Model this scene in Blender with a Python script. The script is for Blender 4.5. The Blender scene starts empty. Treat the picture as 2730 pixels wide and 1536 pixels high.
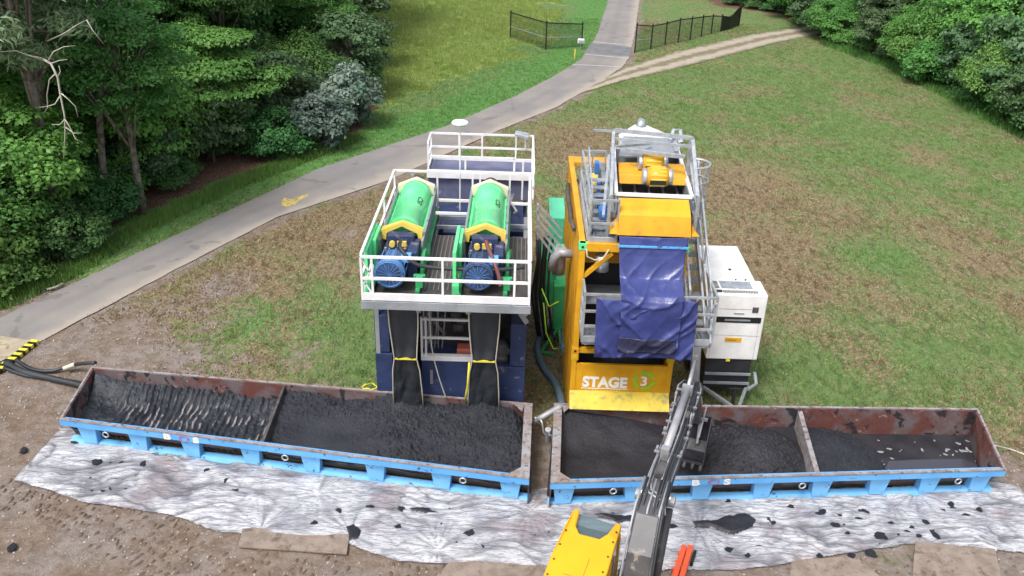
import bpy, math, random
import numpy as np
from mathutils import Vector, Matrix
random.seed(7)
R = math.radians
S = bpy.context.scene
COL = S.collection

# ------------------------------------------------------------------ camera
F, CH, TH, RO = 2320.0, 13.07, R(27.22), R(1.85)
cam_d = bpy.data.cameras.new('camera'); cam = bpy.data.objects.new('camera', cam_d); COL.objects.link(cam)
fw = Vector((0, math.cos(TH), -math.sin(TH))); up0 = Vector((0, math.sin(TH), math.cos(TH))); rt0 = Vector((1, 0, 0))
RT = math.cos(RO)*rt0 + math.sin(RO)*up0; UP = -math.sin(RO)*rt0 + math.cos(RO)*up0
CP = Vector((0, 0, CH))
m = Matrix((RT, UP, -fw)).transposed().to_4x4(); m.translation = CP
cam.matrix_world = m
cam_d.sensor_width = 36; cam_d.lens = F/2730*36; cam_d.clip_start = .1; cam_d.clip_end = 2000
S.camera = cam
# ------------------------------------------------------------------ light
SUN_EL, SUN_AZ = 58, 215      # soft overcast light from behind and left of the camera
w = bpy.data.worlds.new("World"); S.world = w; w.use_nodes = True
nt = w.node_tree; bg = nt.nodes['Background']
sky = nt.nodes.new('ShaderNodeTexSky'); sky.sky_type = 'NISHITA'; sky.sun_disc = False
sky.sun_elevation = R(SUN_EL); sky.sun_rotation = R(SUN_AZ); sky.air_density = 1.0; sky.dust_density = 5.0; sky.ozone_density = 1.0
hs = nt.nodes.new('ShaderNodeHueSaturation'); hs.inputs['Saturation'].default_value = .45
nt.links.new(sky.outputs[0], hs.inputs['Color']); nt.links.new(hs.outputs[0], bg.inputs[0]); bg.inputs[1].default_value = .15
sl = bpy.data.lights.new('sun', 'SUN'); so = bpy.data.objects.new('sun', sl); COL.objects.link(so)
sl.energy = 1.6; sl.angle = R(15); sl.color = (1, .97, .93)
sd = Vector((math.sin(R(SUN_AZ))*math.cos(R(SUN_EL)), math.cos(R(SUN_AZ))*math.cos(R(SUN_EL)), math.sin(R(SUN_EL))))
so.rotation_euler = sd.to_track_quat('Z', 'Y').to_euler()
S.view_settings.view_transform = 'Standard'; S.view_settings.look = 'None'; S.view_settings.gamma = 1
S.view_settings.exposure = .55

# survey helpers: a point measured on the photograph (2575 px wide) to world metres at height z / at depth y
KK = 2730/2575
def ray(px, py): return fw + RT*((px*KK-1365)/F) - UP*((py*KK-768)/F)
def G(px, py, z=0.0):
    d = ray(px, py); return CP + d*((z-CH)/d.z)
def Y(px, py, y):
    d = ray(px, py); return CP + d*(y/d.y)

# ------------------------------------------------------------------ materials
def lerp(a, b, t): return a + (b-a)*t
def N(nt, t, **k):
    n = nt.nodes.new(t)
    for a, b in k.items(): setattr(n, a, b)
    return n
def noise(nt, vec, scale, detail=4, rough=.6, dist=0.0):
    n = N(nt, 'ShaderNodeTexNoise'); n.inputs['Scale'].default_value = scale; n.inputs['Detail'].default_value = detail
    n.inputs['Roughness'].default_value = rough; n.inputs['Distortion'].default_value = dist
    nt.links.new(vec, n.inputs['Vector']); return n.outputs['Fac']
def ramp(nt, fac, a, b):
    r = N(nt, 'ShaderNodeMapRange'); r.interpolation_type = 'SMOOTHSTEP'; r.inputs['From Min'].default_value = a; r.inputs['From Max'].default_value = b
    nt.links.new(fac, r.inputs['Value']); return r.outputs[0]
def mix(nt, fac, a, b, blend='MIX'):
    x = N(nt, 'ShaderNodeMix', data_type='RGBA', blend_type=blend)
    if isinstance(fac, (int, float)): x.inputs[0].default_value = fac
    else: nt.links.new(fac, x.inputs[0])
    for i, v in ((6, a), (7, b)):
        if isinstance(v, (tuple, list)): x.inputs[i].default_value = (*v[:3], 1)
        else: nt.links.new(v, x.inputs[i])
    return x.outputs[2]
def mth(nt, op, a, b=None):
    x = N(nt, 'ShaderNodeMath', operation=op)
    for i, v in ((0, a), (1, b)):
        if v is None: continue
        if isinstance(v, (int, float)): x.inputs[i].default_value = v
        else: nt.links.new(v, x.inputs[i])
    return x.outputs[0]
def newmat(name):
    m = bpy.data.materials.new(name); m.use_nodes = True; nt = m.node_tree
    b = nt.nodes['Principled BSDF']; tc = N(nt, 'ShaderNodeTexCoord'); return m, nt, b, tc.outputs['Object']
def bump(nt, b, h, strength=.3, dist=.02):
    bn = N(nt, 'ShaderNodeBump'); bn.inputs['Strength'].default_value = strength; bn.inputs['Distance'].default_value = dist
    nt.links.new(h, bn.inputs['Height']); nt.links.new(bn.outputs[0], b.inputs['Normal'])
def pmat(name, c, rough=.5, metal=0.0, c2=None, s=2.0, dirt=None, ds=3.0, dt=.56, dw=.08, bs=0.0, bsc=20.0, spec=.5):
    """paint / metal / rubber with a second tone and dirt or rust patches of their own shape"""
    m, nt, b, v = newmat(name)
    c2 = c2 or tuple(x*.86 for x in c)
    col = mix(nt, ramp(nt, noise(nt, v, s), .35, .65), c, c2)
    if dirt:
        f = ramp(nt, noise(nt, v, ds, 8, .68, .3), dt, dt+dw)
        col = mix(nt, f, col, dirt)
        rr = mth(nt, 'MULTIPLY_ADD', f, .35); nt.nodes[-1].inputs[2].default_value = rough
        nt.links.new(rr, b.inputs['Roughness'])
    else: b.inputs['Roughness'].default_value = rough
    nt.links.new(col, b.inputs['Base Color'])
    b.inputs['Metallic'].default_value = metal; b.inputs['Specular IOR Level'].default_value = spec
    if bs: bump(nt, b, noise(nt, v, bsc, 6), bs, .02)
    return m
M = {}
M['white'] = pmat('white_paint', (.82,.82,.84), .35, dirt=(.42,.38,.33), ds=2.5, dt=.66)
M['genwhite'] = pmat('cream_white_panel', (.88,.88,.87), .3, dirt=(.62,.6,.55), ds=1.3, dt=.7)
M['navy'] = pmat('navy_paint', (.022,.036,.095), .42, c2=(.032,.05,.13), dirt=(.15,.14,.17), ds=3.5, dt=.58)
M['navygrey'] = pmat('navy_roof_sheen', (.1,.11,.19), .5, c2=(.14,.15,.24), dirt=(.25,.24,.26), ds=3, dt=.6)  # sky reflection painted in: navy greyed and lightened, plus dirt patches
M['yellow'] = pmat('golden_yellow_paint', (.72,.37,.015), .42, c2=(.62,.3,.012), dirt=(.3,.19,.05), ds=3.5, dt=.6, dw=.16)
M['lip'] = pmat('muddy_yellow_paint', (.68,.5,.04), .5, dirt=(.3,.28,.1), ds=5, dt=.48, dw=.2)
M['green'] = pmat('bright_green_paint', (.13,.76,.28), .16, c2=(.17,.8,.36), dirt=(.05,.3,.12), ds=5, dt=.62, dw=.14)
M['mint'] = pmat('mint_green_paint', (.12,.68,.4), .35, dirt=(.05,.3,.15), ds=5, dt=.66)
M['green2'] = pmat('teal_green_paint', (.06,.42,.17), .4, c2=(.04,.3,.1), dirt=(.05,.16,.07), ds=4, dt=.6)
M['chevron'] = pmat('warning_yellow_paint', (.85,.62,.12), .4, dirt=(.5,.2,.05), ds=9, dt=.62)
M['cream'] = pmat('cream_paint', (.82,.76,.55), .4)
M['motorblue'] = pmat('motor_blue_paint', (.1,.24,.52), .42, c2=(.08,.18,.42), dirt=(.08,.08,.1), ds=7, dt=.6)
M['motordark'] = pmat('dark_blue_grille', (.045,.1,.24), .5, dirt=(.05,.05,.06), ds=8, dt=.5)
M['galv'] = pmat('galvanised_steel', (.56,.6,.64), .38, .55, c2=(.42,.46,.5), s=6, dirt=(.25,.25,.26), ds=8, dt=.62)
M['steel'] = pmat('bright_steel', (.7,.7,.72), .28, .8)
M['sheetgrey'] = pmat('grey_sheet_metal', (.36,.39,.42), .42, .3, c2=(.27,.3,.33), dirt=(.12,.12,.13), ds=4, dt=.6)
M['darkdeck'] = pmat('dark_deck_steel', (.055,.05,.05), .6, c2=(.08,.07,.065), s=3, dirt=(.14,.12,.1), ds=3, dt=.6)
M['black'] = pmat('black_steel', (.015,.015,.02), .55, c2=(.03,.03,.035))
M['interior'] = pmat('dark_grimy_steel', (.05,.048,.05), .6, c2=(.1,.09,.09), s=4, dirt=(.2,.18,.17), ds=7, dt=.6)
M['rubber'] = pmat('black_rubber', (.022,.026,.032), .5, c2=(.035,.04,.048), s=1.5, dirt=(.09,.09,.1), ds=4, dt=.64, bs=.3, bsc=6)
M['rope'] = pmat('pale_rope', (.55,.52,.42), .8)
M['ropey'] = pmat('yellow_rope', (.8,.68,.06), .7)
M['red'] = pmat('faded_red_plastic', (.6,.16,.12), .5)
M['orange'] = pmat('orange_plastic', (.95,.13,.045), .4, dirt=(.5,.1,.05), ds=8, dt=.66)
M['binblue'] = pmat('sky_blue_paint', (.1,.36,.76), .38, c2=(.14,.43,.8), s=1.2, dirt=(.04,.055,.09), ds=6, dt=.6, dw=.05)
M['binlit'] = pmat('lit_sky_blue_paint', (.17,.5,.9), .36, c2=(.22,.55,.92), s=1.2, dirt=(.06,.1,.14), ds=6, dt=.6, dw=.05)  # same bin blue, lightened: light on the gussets put into the colour
M['rim'] = pmat('worn_grey_rim', (.31,.31,.33), .6, c2=(.25,.19,.17), s=3, dirt=(.09,.085,.09), ds=7, dt=.5, dw=.16, bs=.4)
M['hose'] = pmat('blue_grey_hose', (.1,.17,.23), .45, c2=(.14,.22,.28))
M['ramp'] = pmat('tan_board', (.33,.27,.2), .8, c2=(.4,.35,.24), dirt=(.2,.16,.12), ds=3, dt=.55)
M['mat'] = pmat('muddy_ground_board', (.2,.155,.125), .85, c2=(.27,.22,.185), s=4, dirt=(.11,.08,.06), ds=3.5, dt=.5, dw=.2, bs=.6)
M['post'] = pmat('black_fence_paint', (.015,.018,.016), .5)
M['exgrey'] = pmat('dark_grey_machine_paint', (.055,.055,.062), .42, c2=(.085,.085,.092), dirt=(.24,.22,.2), ds=4, dt=.58)
M['exyellow'] = pmat('machine_yellow_paint', (.86,.43,.014), .33, c2=(.82,.4,.014), dirt=(.5,.3,.04), ds=12, dt=.72)
M['lettering'] = pmat('white_lettering_vinyl', (.88,.88,.86), .4)
M['lime'] = pmat('lime_green_vinyl', (.32,.6,.03), .4)
M['sticker'] = pmat('orange_yellow_sticker', (.8,.42,.02), .4)
M['tubegrey'] = pmat('grey_pipe', (.3,.3,.33), .45, .2, c2=(.38,.38,.4))
M['bark'] = pmat('grey_bark', (.17,.145,.12), .9, c2=(.24,.21,.18), s=5, dirt=(.09,.08,.06), ds=4, dt=.5, bs=.8, bsc=12)
M['deadwood'] = pmat('bleached_dead_wood', (.5,.47,.42), .85, c2=(.38,.35,.3))
M['bolt'] = pmat('dark_bolt_steel', (.08,.07,.05), .4)
# glass
m, nt, b, v = newmat('tinted_cab_glass'); b.inputs['Base Color'].default_value = (.3,.4,.43,1); b.inputs['Roughness'].default_value = .08
b.inputs['Transmission Weight'].default_value = .75; b.inputs['IOR'].default_value = 1.2; M['glass'] = m
# water
m, nt, b, v = newmat('grey_puddle_water'); b.inputs['Base Color'].default_value = (.05,.05,.065,1); b.inputs['Roughness'].default_value = .12
b.inputs['Specular IOR Level'].default_value = .9; bump(nt, b, noise(nt, v, 6), .05, .01); M['water'] = m
# tarp
m, nt, b, v = newmat('blue_violet_tarp'); b.inputs['Roughness'].default_value = .3
c = mix(nt, ramp(nt, noise(nt, v, 2.2), .35, .7), (.032,.043,.165), (.05,.066,.225)); nt.links.new(c, b.inputs['Base Color'])
bump(nt, b, noise(nt, v, 7, 4, .55, .8), .25, .03); M['tarp'] = m
m, nt, b, v = newmat('dark_wet_tarp'); b.inputs['Roughness'].default_value = .22; b.inputs['Base Color'].default_value = (.03,.032,.07,1)
bump(nt, b, noise(nt, v, 5, 5, .6, 1.5), .5, .06); M['tarpdark'] = m
# plastic sheet
m, nt, b, v = newmat('silver_plastic_sheet')
at = N(nt, 'ShaderNodeAttribute', attribute_name='crease_shade')
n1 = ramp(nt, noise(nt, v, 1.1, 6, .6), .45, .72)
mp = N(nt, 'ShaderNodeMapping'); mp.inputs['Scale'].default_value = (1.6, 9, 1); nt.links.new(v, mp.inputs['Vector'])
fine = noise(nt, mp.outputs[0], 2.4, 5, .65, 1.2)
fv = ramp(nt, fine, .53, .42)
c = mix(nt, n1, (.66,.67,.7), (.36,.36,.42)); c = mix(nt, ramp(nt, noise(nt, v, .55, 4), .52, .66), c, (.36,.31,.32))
c = mix(nt, mth(nt, 'MULTIPLY', at.outputs['Fac'], .85), c, (.09,.095,.11))  # fold shade painted dark along the crease lines
c = mix(nt, mth(nt, 'MULTIPLY', fv, .55), c, (.16,.16,.2))  # finer shade painted into the small valleys between wrinkles
dd = ramp(nt, noise(nt, v, 3.4, 8, .7), .66, .7); c = mix(nt, mth(nt, 'MULTIPLY', dd, .75), c, (.05,.045,.05))
nt.links.new(c, b.inputs['Base Color']); b.inputs['Roughness'].default_value = .22; b.inputs['Specular IOR Level'].default_value = .8
bump(nt, b, fine, .9, .05); M['sheet'] = m
# sludge
def sludge(name, base, c2, rough, bsc, streak=False):
    m, nt, b, v = newmat(name)
    n1 = noise(nt, v, bsc, 8, .7, .4); n2 = noise(nt, v, 1.3, 5, .6)
    c = mix(nt, ramp(nt, n2, .35, .7), base, c2)
    c = mix(nt, mth(nt, 'MULTIPLY', ramp(nt, n1, .6, .74), .4), c, (.085,.09,.105))
    if streak:
        at = N(nt, 'ShaderNodeAttribute', attribute_name='scrape'); c = mix(nt, at.outputs['Fac'], c, (.27,.25,.255))
    nt.links.new(c, b.inputs['Base Color']); b.inputs['Roughness'].default_value = rough
    bump(nt, b, n1, .8, .05); return m
M['sludge'] = sludge('black_crumbly_sludge', (.014,.016,.024), (.026,.029,.038), .68, 16)
M['sludgewet'] = sludge('smooth_black_sludge', (.015,.015,.02), (.028,.027,.034), .4, 3)
M['sludgefloor'] = sludge('damp_black_sludge', (.015,.015,.02), (.028,.027,.034), .55, 14)
M['scraped'] = sludge('scraped_grey_sludge', (.016,.02,.028), (.032,.036,.046), .4, 7, True)
# rusty inner walls
m, nt, b, v = newmat('rusty_bin_wall')
n1 = noise(nt, v, 1.6, 6, .6); n2 = noise(nt, v, 5, 8, .7, .4); n3 = noise(nt, v, 2.3, 8, .7, .6)
c = mix(nt, ramp(nt, n1, .4, .62), (.12,.042,.034), (.13,.105,.11)); c = mix(nt, ramp(nt, n2, .6, .68), c, (.34,.22,.2))
c = mix(nt, ramp(nt, n3, .54, .58), c, (.022,.02,.024)); nt.links.new(c, b.inputs['Base Color']); b.inputs['Roughness'].default_value = .6
bump(nt, b, n2, .3, .01); M['rustwall'] = m
# corrugated yellow side, sludge belt marks
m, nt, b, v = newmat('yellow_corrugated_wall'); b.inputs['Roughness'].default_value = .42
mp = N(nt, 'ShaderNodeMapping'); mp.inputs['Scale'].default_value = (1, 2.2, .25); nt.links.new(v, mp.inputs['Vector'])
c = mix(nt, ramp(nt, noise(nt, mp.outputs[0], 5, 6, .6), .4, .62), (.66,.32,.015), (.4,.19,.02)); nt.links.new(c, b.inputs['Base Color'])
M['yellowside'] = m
# leaves
def leafmat(name, a, b2, c3):
    m, nt, b, v = newmat(name)
    at = N(nt, 'ShaderNodeAttribute', attribute_name='tint'); oi = N(nt, 'ShaderNodeObjectInfo')
    c = mix(nt, at.outputs['Fac'], a, b2)
    c = mix(nt, ramp(nt, noise(nt, v, .55, 2), .42, .68), c, c3)
    h = N(nt, 'ShaderNodeHueSaturation'); nt.links.new(c, h.inputs['Color'])
    vv = N(nt, 'ShaderNodeMapRange'); vv.inputs['To Min'].default_value = .85; vv.inputs['To Max'].default_value = 1.45
    nt.links.new(oi.outputs['Random'], vv.inputs['Value']); nt.links.new(vv.outputs[0], h.inputs['Value'])
    hh = N(nt, 'ShaderNodeMapRange'); hh.inputs['To Min'].default_value = .485; hh.inputs['To Max'].default_value = .525
    r2 = mth(nt, 'FRACT', mth(nt, 'MULTIPLY', oi.outputs['Random'], 7.31)); nt.links.new(r2, hh.inputs['Value']); nt.links.new(hh.outputs[0], h.inputs['Hue'])
    nt.links.new(h.outputs[0], b.inputs['Base Color']); b.inputs['Roughness'].default_value = .5; b.inputs['Specular IOR Level'].default_value = .35
    tr = N(nt, 'ShaderNodeBsdfTranslucent'); nt.links.new(h.outputs[0], tr.inputs[0])
    ms = N(nt, 'ShaderNodeMixShader'); ms.inputs[0].default_value = .38
    out = [n for n in nt.nodes if n.type == 'OUTPUT_MATERIAL'][0]
    nt.links.new(b.outputs[0], ms.inputs[1]); nt.links.new(tr.outputs[0], ms.inputs[2]); nt.links.new(ms.outputs[0], out.inputs[0])
    return m
M['leaf'] = leafmat('green_leaves', (.08,.19,.045), (.17,.34,.08), (.1,.23,.055))
M['leafbright'] = leafmat('fresh_green_leaves', (.11,.26,.05), (.21,.41,.09), (.14,.3,.07))
M['leafdark'] = leafmat('dark_green_leaves', (.06,.15,.045), (.12,.25,.075), (.08,.19,.06))
M['leafpine'] = leafmat('grey_green_needles', (.12,.19,.09), (.22,.31,.17), (.14,.23,.11))
M['leafsilver'] = leafmat('silvery_leaves', (.07,.12,.085), (.26,.33,.27), (.1,.17,.12))
M['leafgrey'] = leafmat('blue_grey_leaves', (.065,.13,.055), (.13,.21,.1), (.08,.16,.06))

# ------------------------------------------------------------------ objects and mesh helpers
def tag(o, label=None, cat=None, group=None, kind=None):
    for k, v in (('label', label), ('category', cat), ('group', group), ('kind', kind)):
        if v: o[k] = v
    return o
def rmat(o):
    return Matrix.Translation(o.location) @ o.rotation_euler.to_matrix().to_4x4() @ Matrix.Diagonal((*o.scale, 1))
def thing(name, label, cat, loc=(0,0,0), rz=0.0, group=None):
    o = bpy.data.objects.new(name, None); COL.objects.link(o); o.empty_display_size = .3
    o.location = loc; o.rotation_euler = (0, 0, rz); tag(o, label, cat, group); return o
SPLIT = {'roof_bolt','valve_block','cross_piece','pump','deck_pipes','branches','branch','blue_motor','inner_tank','corner_locker','support_frame','skid_frame','pin_boss','pin','lifting_eye','roof_hatch','cylinder_bracket','drawbar_frame','inner_railing','side_stair_railing','roof_pipes'}
class MB:
    def __init__(s): s.v = []; s.f = []; s.marks = []
    def add(s, vs, fs, mt=None):
        s.marks.append((len(s.v), len(s.f))); n = len(s.v); s.v += [tuple(mt @ Vector(p)) if mt else tuple(p) for p in vs]; s.f += [tuple(i+n for i in f) for f in fs]; return s
    def box(s, x0, x1, y0, y1, z0, z1, mt=None):
        vs = [(x,y,z) for z in (z0,z1) for y in (y0,y1) for x in (x0,x1)]
        return s.add(vs, [(0,2,3,1),(4,5,7,6),(0,1,5,4),(2,6,7,3),(0,4,6,2),(1,3,7,5)], mt)
    def hexa(s, b, t):
        """b, t: four bottom and four top corners in the same (ccw) order"""
        return s.add(list(b)+list(t), [(3,2,1,0),(4,5,6,7),(0,1,5,4),(1,2,6,5),(2,3,7,6),(3,0,4,7)])
    def bar(s, a, b, w, h=None, up=(0,0,1)):
        """rectangular bar between two points"""
        h = h or w; a = Vector(a); b = Vector(b); d = (b-a).normalized(); u = Vector(up); s.marks.append((len(s.v), len(s.f)))
        if abs(d.dot(u)) > .98: u = Vector((0,1,0))
        r = d.cross(u).normalized(); u = r.cross(d)
        vs = [p + r*i*w/2 + u*j*h/2 for p in (a, b) for i, j in ((-1,-1),(1,-1),(1,1),(-1,1))]; s.marks.pop()
        return s.add(vs, [(0,1,2,3),(7,6,5,4),(0,4,5,1),(1,5,6,2),(2,6,7,3),(3,7,4,0)])
    def tube(s, pts, r, n=8, r2=None):
        pts = [Vector(p) for p in pts]; k = len(pts); n0 = len(s.v); s.marks.append((len(s.v), len(s.f)))
        prev = None
        for i, p in enumerate(pts):
            d = (pts[min(i+1,k-1)] - pts[max(i-1,0)]).normalized()
            if prev is None:
                u = Vector((0,0,1)) if abs(d.z) < .9 else Vector((1,0,0)); a = d.cross(u).normalized()
            else: a = (prev - d*prev.dot(d)).normalized()
            prev = a; b = d.cross(a); rr = lerp(r, r2, i/(k-1)) if r2 is not None else r
            s.v += [tuple(p + (a*math.cos(t*2*math.pi/n) + b*math.sin(t*2*math.pi/n))*rr) for t in range(n)]
        for i in range(k-1):
            for t in range(n):
                s.f.append((n0+i*n+t, n0+i*n+(t+1)%n, n0+(i+1)*n+(t+1)%n, n0+(i+1)*n+t))
        s.f.append(tuple(n0+t for t in range(n))[::-1]); s.f.append(tuple(n0+(k-1)*n+t for t in range(n))); return s
    def cyl(s, a, b, r, n=20, r2=None): return s.tube([a, b], r, n, r2)
    def prism(s, poly, mt, depth):
        """poly in local xy, extruded along local z by depth"""
        n = len(poly); vs = [(x,y,0) for x,y in poly] + [(x,y,depth) for x,y in poly]
        return s.add(vs, [tuple(range(n))[::-1], tuple(range(n,2*n))] + [(i,(i+1)%n,n+(i+1)%n,n+i) for i in range(n)], mt)
    def build(s, name, mat, parent=None, world=True, bevel=0.0, smooth=False):
        if name in SPLIT and len(s.marks) > 1:
            mk = s.marks + [(len(s.v), len(s.f))]; o = None
            for (v0, f0), (v1, f1) in zip(mk[:-1], mk[1:]):
                p = MB(); p.v = s.v[v0:v1]; p.f = [tuple(i-v0 for i in f) for f in s.f[f0:f1]]; p.marks = [(0, 0)]; o = p.build(name, mat, parent, world, bevel, smooth)
            return o
        me = bpy.data.meshes.new(name)
        vs = s.v
        if parent is not None and world:
            root = parent
            while root.parent: root = root.parent
            inv = rmat(root).inverted(); vs = [tuple(inv @ Vector(p)) for p in vs]
        me.from_pydata(vs, [], s.f); me.materials.append(mat if not isinstance(mat, str) else M[mat])
        if smooth:
            for p in me.polygons: p.use_smooth = len(p.vertices) == 4
        me.update()
        o = bpy.data.objects.new(name, me); COL.objects.link(o)
        if parent is not None: o.parent = parent
        if bevel:
            md = o.modifiers.new('bevel', 'BEVEL'); md.width = bevel; md.segments = 2; md.limit_method = 'ANGLE'
        return o
def npmesh(name, verts, faces, mat, parent=None, attrs=None, smooth=False):
    """fast mesh from numpy arrays, faces (n,3) or (n,4)"""
    me = bpy.data.meshes.new(name); verts = np.asarray(verts, np.float32); faces = np.asarray(faces, np.int32); k = faces.shape[1]
    me.vertices.add(len(verts)); me.vertices.foreach_set('co', verts.ravel())
    me.loops.add(faces.size); me.loops.foreach_set('vertex_index', faces.ravel())
    me.polygons.add(len(faces)); me.polygons.foreach_set('loop_start', np.arange(0, faces.size, k, dtype=np.int32))
    me.polygons.foreach_set('loop_total', np.full(len(faces), k, np.int32))
    if smooth: me.polygons.foreach_set('use_smooth', np.ones(len(faces), bool))
    for an, av in (attrs or {}).items():
        a = me.attributes.new(an, 'FLOAT', 'POINT') if av.ndim == 1 else me.attributes.new(an, 'FLOAT_COLOR', 'POINT')
        a.data.foreach_set('value' if av.ndim == 1 else 'color', av.astype(np.float32).ravel())
    me.materials.append(M[mat] if isinstance(mat, str) else mat); me.update(calc_edges=True)
    o = bpy.data.objects.new(name, me); COL.objects.link(o)
    if parent is not None: o.parent = parent
    return o
def copytree(o, parent=None):
    c = o.copy(); COL.objects.link(c); c.parent = parent
    for ch in list(o.children): copytree(ch, c)
    return c
def text_part(name, txt, parent, mt, size, mat, depth=.004, offset=.0, sx=1.0):
    cu = bpy.data.curves.new(name, 'FONT'); cu.body = txt; cu.size = size; cu.extrude = depth; cu.offset = offset; cu.align_x = 'LEFT'
    tmp = bpy.data.objects.new(name, cu); COL.objects.link(tmp)
    bpy.context.view_layer.update()
    me = bpy.data.meshes.new_from_object(tmp.evaluated_get(bpy.context.evaluated_depsgraph_get()))
    bpy.data.objects.remove(tmp); me.materials.clear(); me.materials.append(M[mat])
    root = parent
    while root.parent: root = root.parent
    me.transform(rmat(root).inverted() @ mt @ Matrix.Diagonal((sx,1,1,1)))
    o = bpy.data.objects.new(name, me); COL.objects.link(o); o.parent = parent; return o

# numpy value noise
rng = np.random.default_rng(3)
_T = rng.random((256,256))
def vn(x, y):
    xi = np.floor(x).astype(int); yi = np.floor(y).astype(int); fx = x-xi; fy = y-yi; fx = fx*fx*(3-2*fx); fy = fy*fy*(3-2*fy)
    a = _T[xi%256, yi%256]; b = _T[(xi+1)%256, yi%256]; c = _T[xi%256, (yi+1)%256]; d = _T[(xi+1)%256, (yi+1)%256]
    return (a*(1-fx)+b*fx)*(1-fy) + (c*(1-fx)+d*fx)*fy
def fbm(x, y, o=4, g=.5):
    s = 0; a = 1; t = 0
    for i in range(o): s = s + a*vn(x*2**i+17*i, y*2**i+31*i); t += a; a *= g
    return s/t
def segdist(x, y, pts):
    d = np.full(np.shape(x), 1e9)
    for (ax, ay), (bx, by) in zip(pts[:-1], pts[1:]):
        vx, vy = bx-ax, by-ay; t = np.clip(((x-ax)*vx+(y-ay)*vy)/(vx*vx+vy*vy), 0, 1)
        d = np.minimum(d, np.hypot(x-ax-t*vx, y-ay-t*vy))
    return d
def inside(x, y, poly):
    c = np.zeros(np.shape(x), bool); n = len(poly)
    for i in range(n):
        (ax, ay), (bx, by) = poly[i], poly[(i+1)%n]
        k = ((ay > y) != (by > y)) & (x < (bx-ax)*(y-ay)/(by-ay+1e-12)+ax); c ^= k
    return c
def sst(a, b, x): t = np.clip((x-a)/(b-a), 0, 1); return t*t*(3-2*t)
def gp(pts, z=0.0): return [tuple(G(*p, z))[:2] for p in pts]

# ------------------------------------------------------------------ ground, road, track
roadL = gp([(-420,1000),(0,800),(400,612),(800,425),(1130,315),(1300,240),(1400,188),(1460,150),(1485,115),(1500,90),(1530,0),(1545,-100)])
roadR = gp([(-300,1062),(90,865),(400,700),(700,545),(975,455),(1250,330),(1400,270),(1510,205),(1562,172),(1582,145),(1595,90),(1608,0),(1612,-100)])
trkT = gp([(1500,207),(1580,168),(1700,130),(1900,85),(2030,66),(2150,40)]); trkB = gp([(1440,241),(1560,205),(1750,160),(1950,108),(2045,88),(2200,60)])
woodL = gp([(-500,900),(0,750),(200,650),(300,572),(500,490),(600,440),(750,380),(900,330),(945,290),(930,200),(900,0),(880,-100)])
woodR = gp([(1700,-25),(1800,15),(1960,40),(2080,110),(2250,170),(2400,245),(2600,350),(2900,520)])
def resamp(p, n):
    p = np.array(p); d = np.r_[0, np.cumsum(np.hypot(*np.diff(p, axis=0).T))]; t = np.linspace(0, d[-1], n)
    return np.c_[np.interp(t, d, p[:,0]), np.interp(t, d, p[:,1])]
def strip(name, A, B, z, nA, nB, mat, wob=0.0):
    A = resamp(A, nA); B = resamp(B, nA)
    if wob:
        for E in (A, B): E += (fbm(E[:,0]*1.7, E[:,1]*1.7, 3)-.5)[:,None]*wob*2
    t = np.linspace(0, 1, nB)[None,:,None]; P = A[:,None,:]*(1-t) + B[:,None,:]*t
    L = np.r_[0, np.cumsum(np.hypot(*np.diff((A+B)/2, axis=0).T))]
    V = np.zeros((nA, nB, 3)); V[...,:2] = P; V[...,2] = z
    u = np.broadcast_to(np.linspace(0,1,nB)[None,:], (nA,nB)).ravel(); l = np.broadcast_to(L[:,None], (nA,nB)).ravel()
    i = np.arange(nA*nB).reshape(nA, nB); Fc = np.stack([i[:-1,:-1], i[:-1,1:], i[1:,1:], i[1:,:-1]], -1).reshape(-1,4)
    if True: Fc = Fc[:, ::-1]
    o = npmesh(name, V.reshape(-1,3), Fc, mat, attrs={'across': u.copy(), 'along': l.copy()}); o['kind'] = 'structure'; return o
# asphalt
m, nt, b, v = newmat('worn_asphalt'); ac = N(nt, 'ShaderNodeAttribute', attribute_name='across'); al = N(nt, 'ShaderNodeAttribute', attribute_name='along')
c = mix(nt, ramp(nt, noise(nt, v, .35, 5, .6), .35, .65), (.2,.19,.19), (.25,.23,.212))
e = ramp(nt, mth(nt, 'ADD', ac.outputs['Fac'], mth(nt, 'MULTIPLY', noise(nt, v, .8, 6, .7), .5)), .95, 1.25)
c = mix(nt, e, c, (.34,.3,.255))
tr = ramp(nt, mth(nt, 'ABSOLUTE', mth(nt, 'SUBTRACT', ac.outputs['Fac'], .42)), .16, .02); c = mix(nt, mth(nt, 'MULTIPLY', tr, mth(nt, 'MULTIPLY', noise(nt, v, .5), .6)), c, (.15,.145,.15))
c = mix(nt, mth(nt, 'MULTIPLY', ramp(nt, noise(nt, v, 25, 3), .6, .7), .35), c, (.4,.38,.35))
c = mix(nt, mth(nt, 'MULTIPLY', ramp(nt, noise(nt, v, 2.5, 6, .75), .64, .7), .5), c, (.12,.11,.11))
crk = N(nt, 'ShaderNodeTexVoronoi'); crk.feature = 'DISTANCE_TO_EDGE'; crk.inputs['Scale'].default_value = .21; nt.links.new(v, crk.inputs['Vector'])
c = mix(nt, mth(nt, 'MULTIPLY', ramp(nt, mth(nt, 'ADD', crk.outputs['Distance'], mth(nt, 'MULTIPLY', noise(nt, v, 1.2, 6), .3)), .155, .14), .4), c, (.09,.085,.085))
nt.links.new(c, b.inputs['Base Color']); b.inputs['Roughness'].default_value = .85; bump(nt, b, noise(nt, v, 40, 3), .3, .01); M['asphalt'] = m
strip('road', roadL, roadR, .012, 420, 14, 'asphalt', .1)
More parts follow.
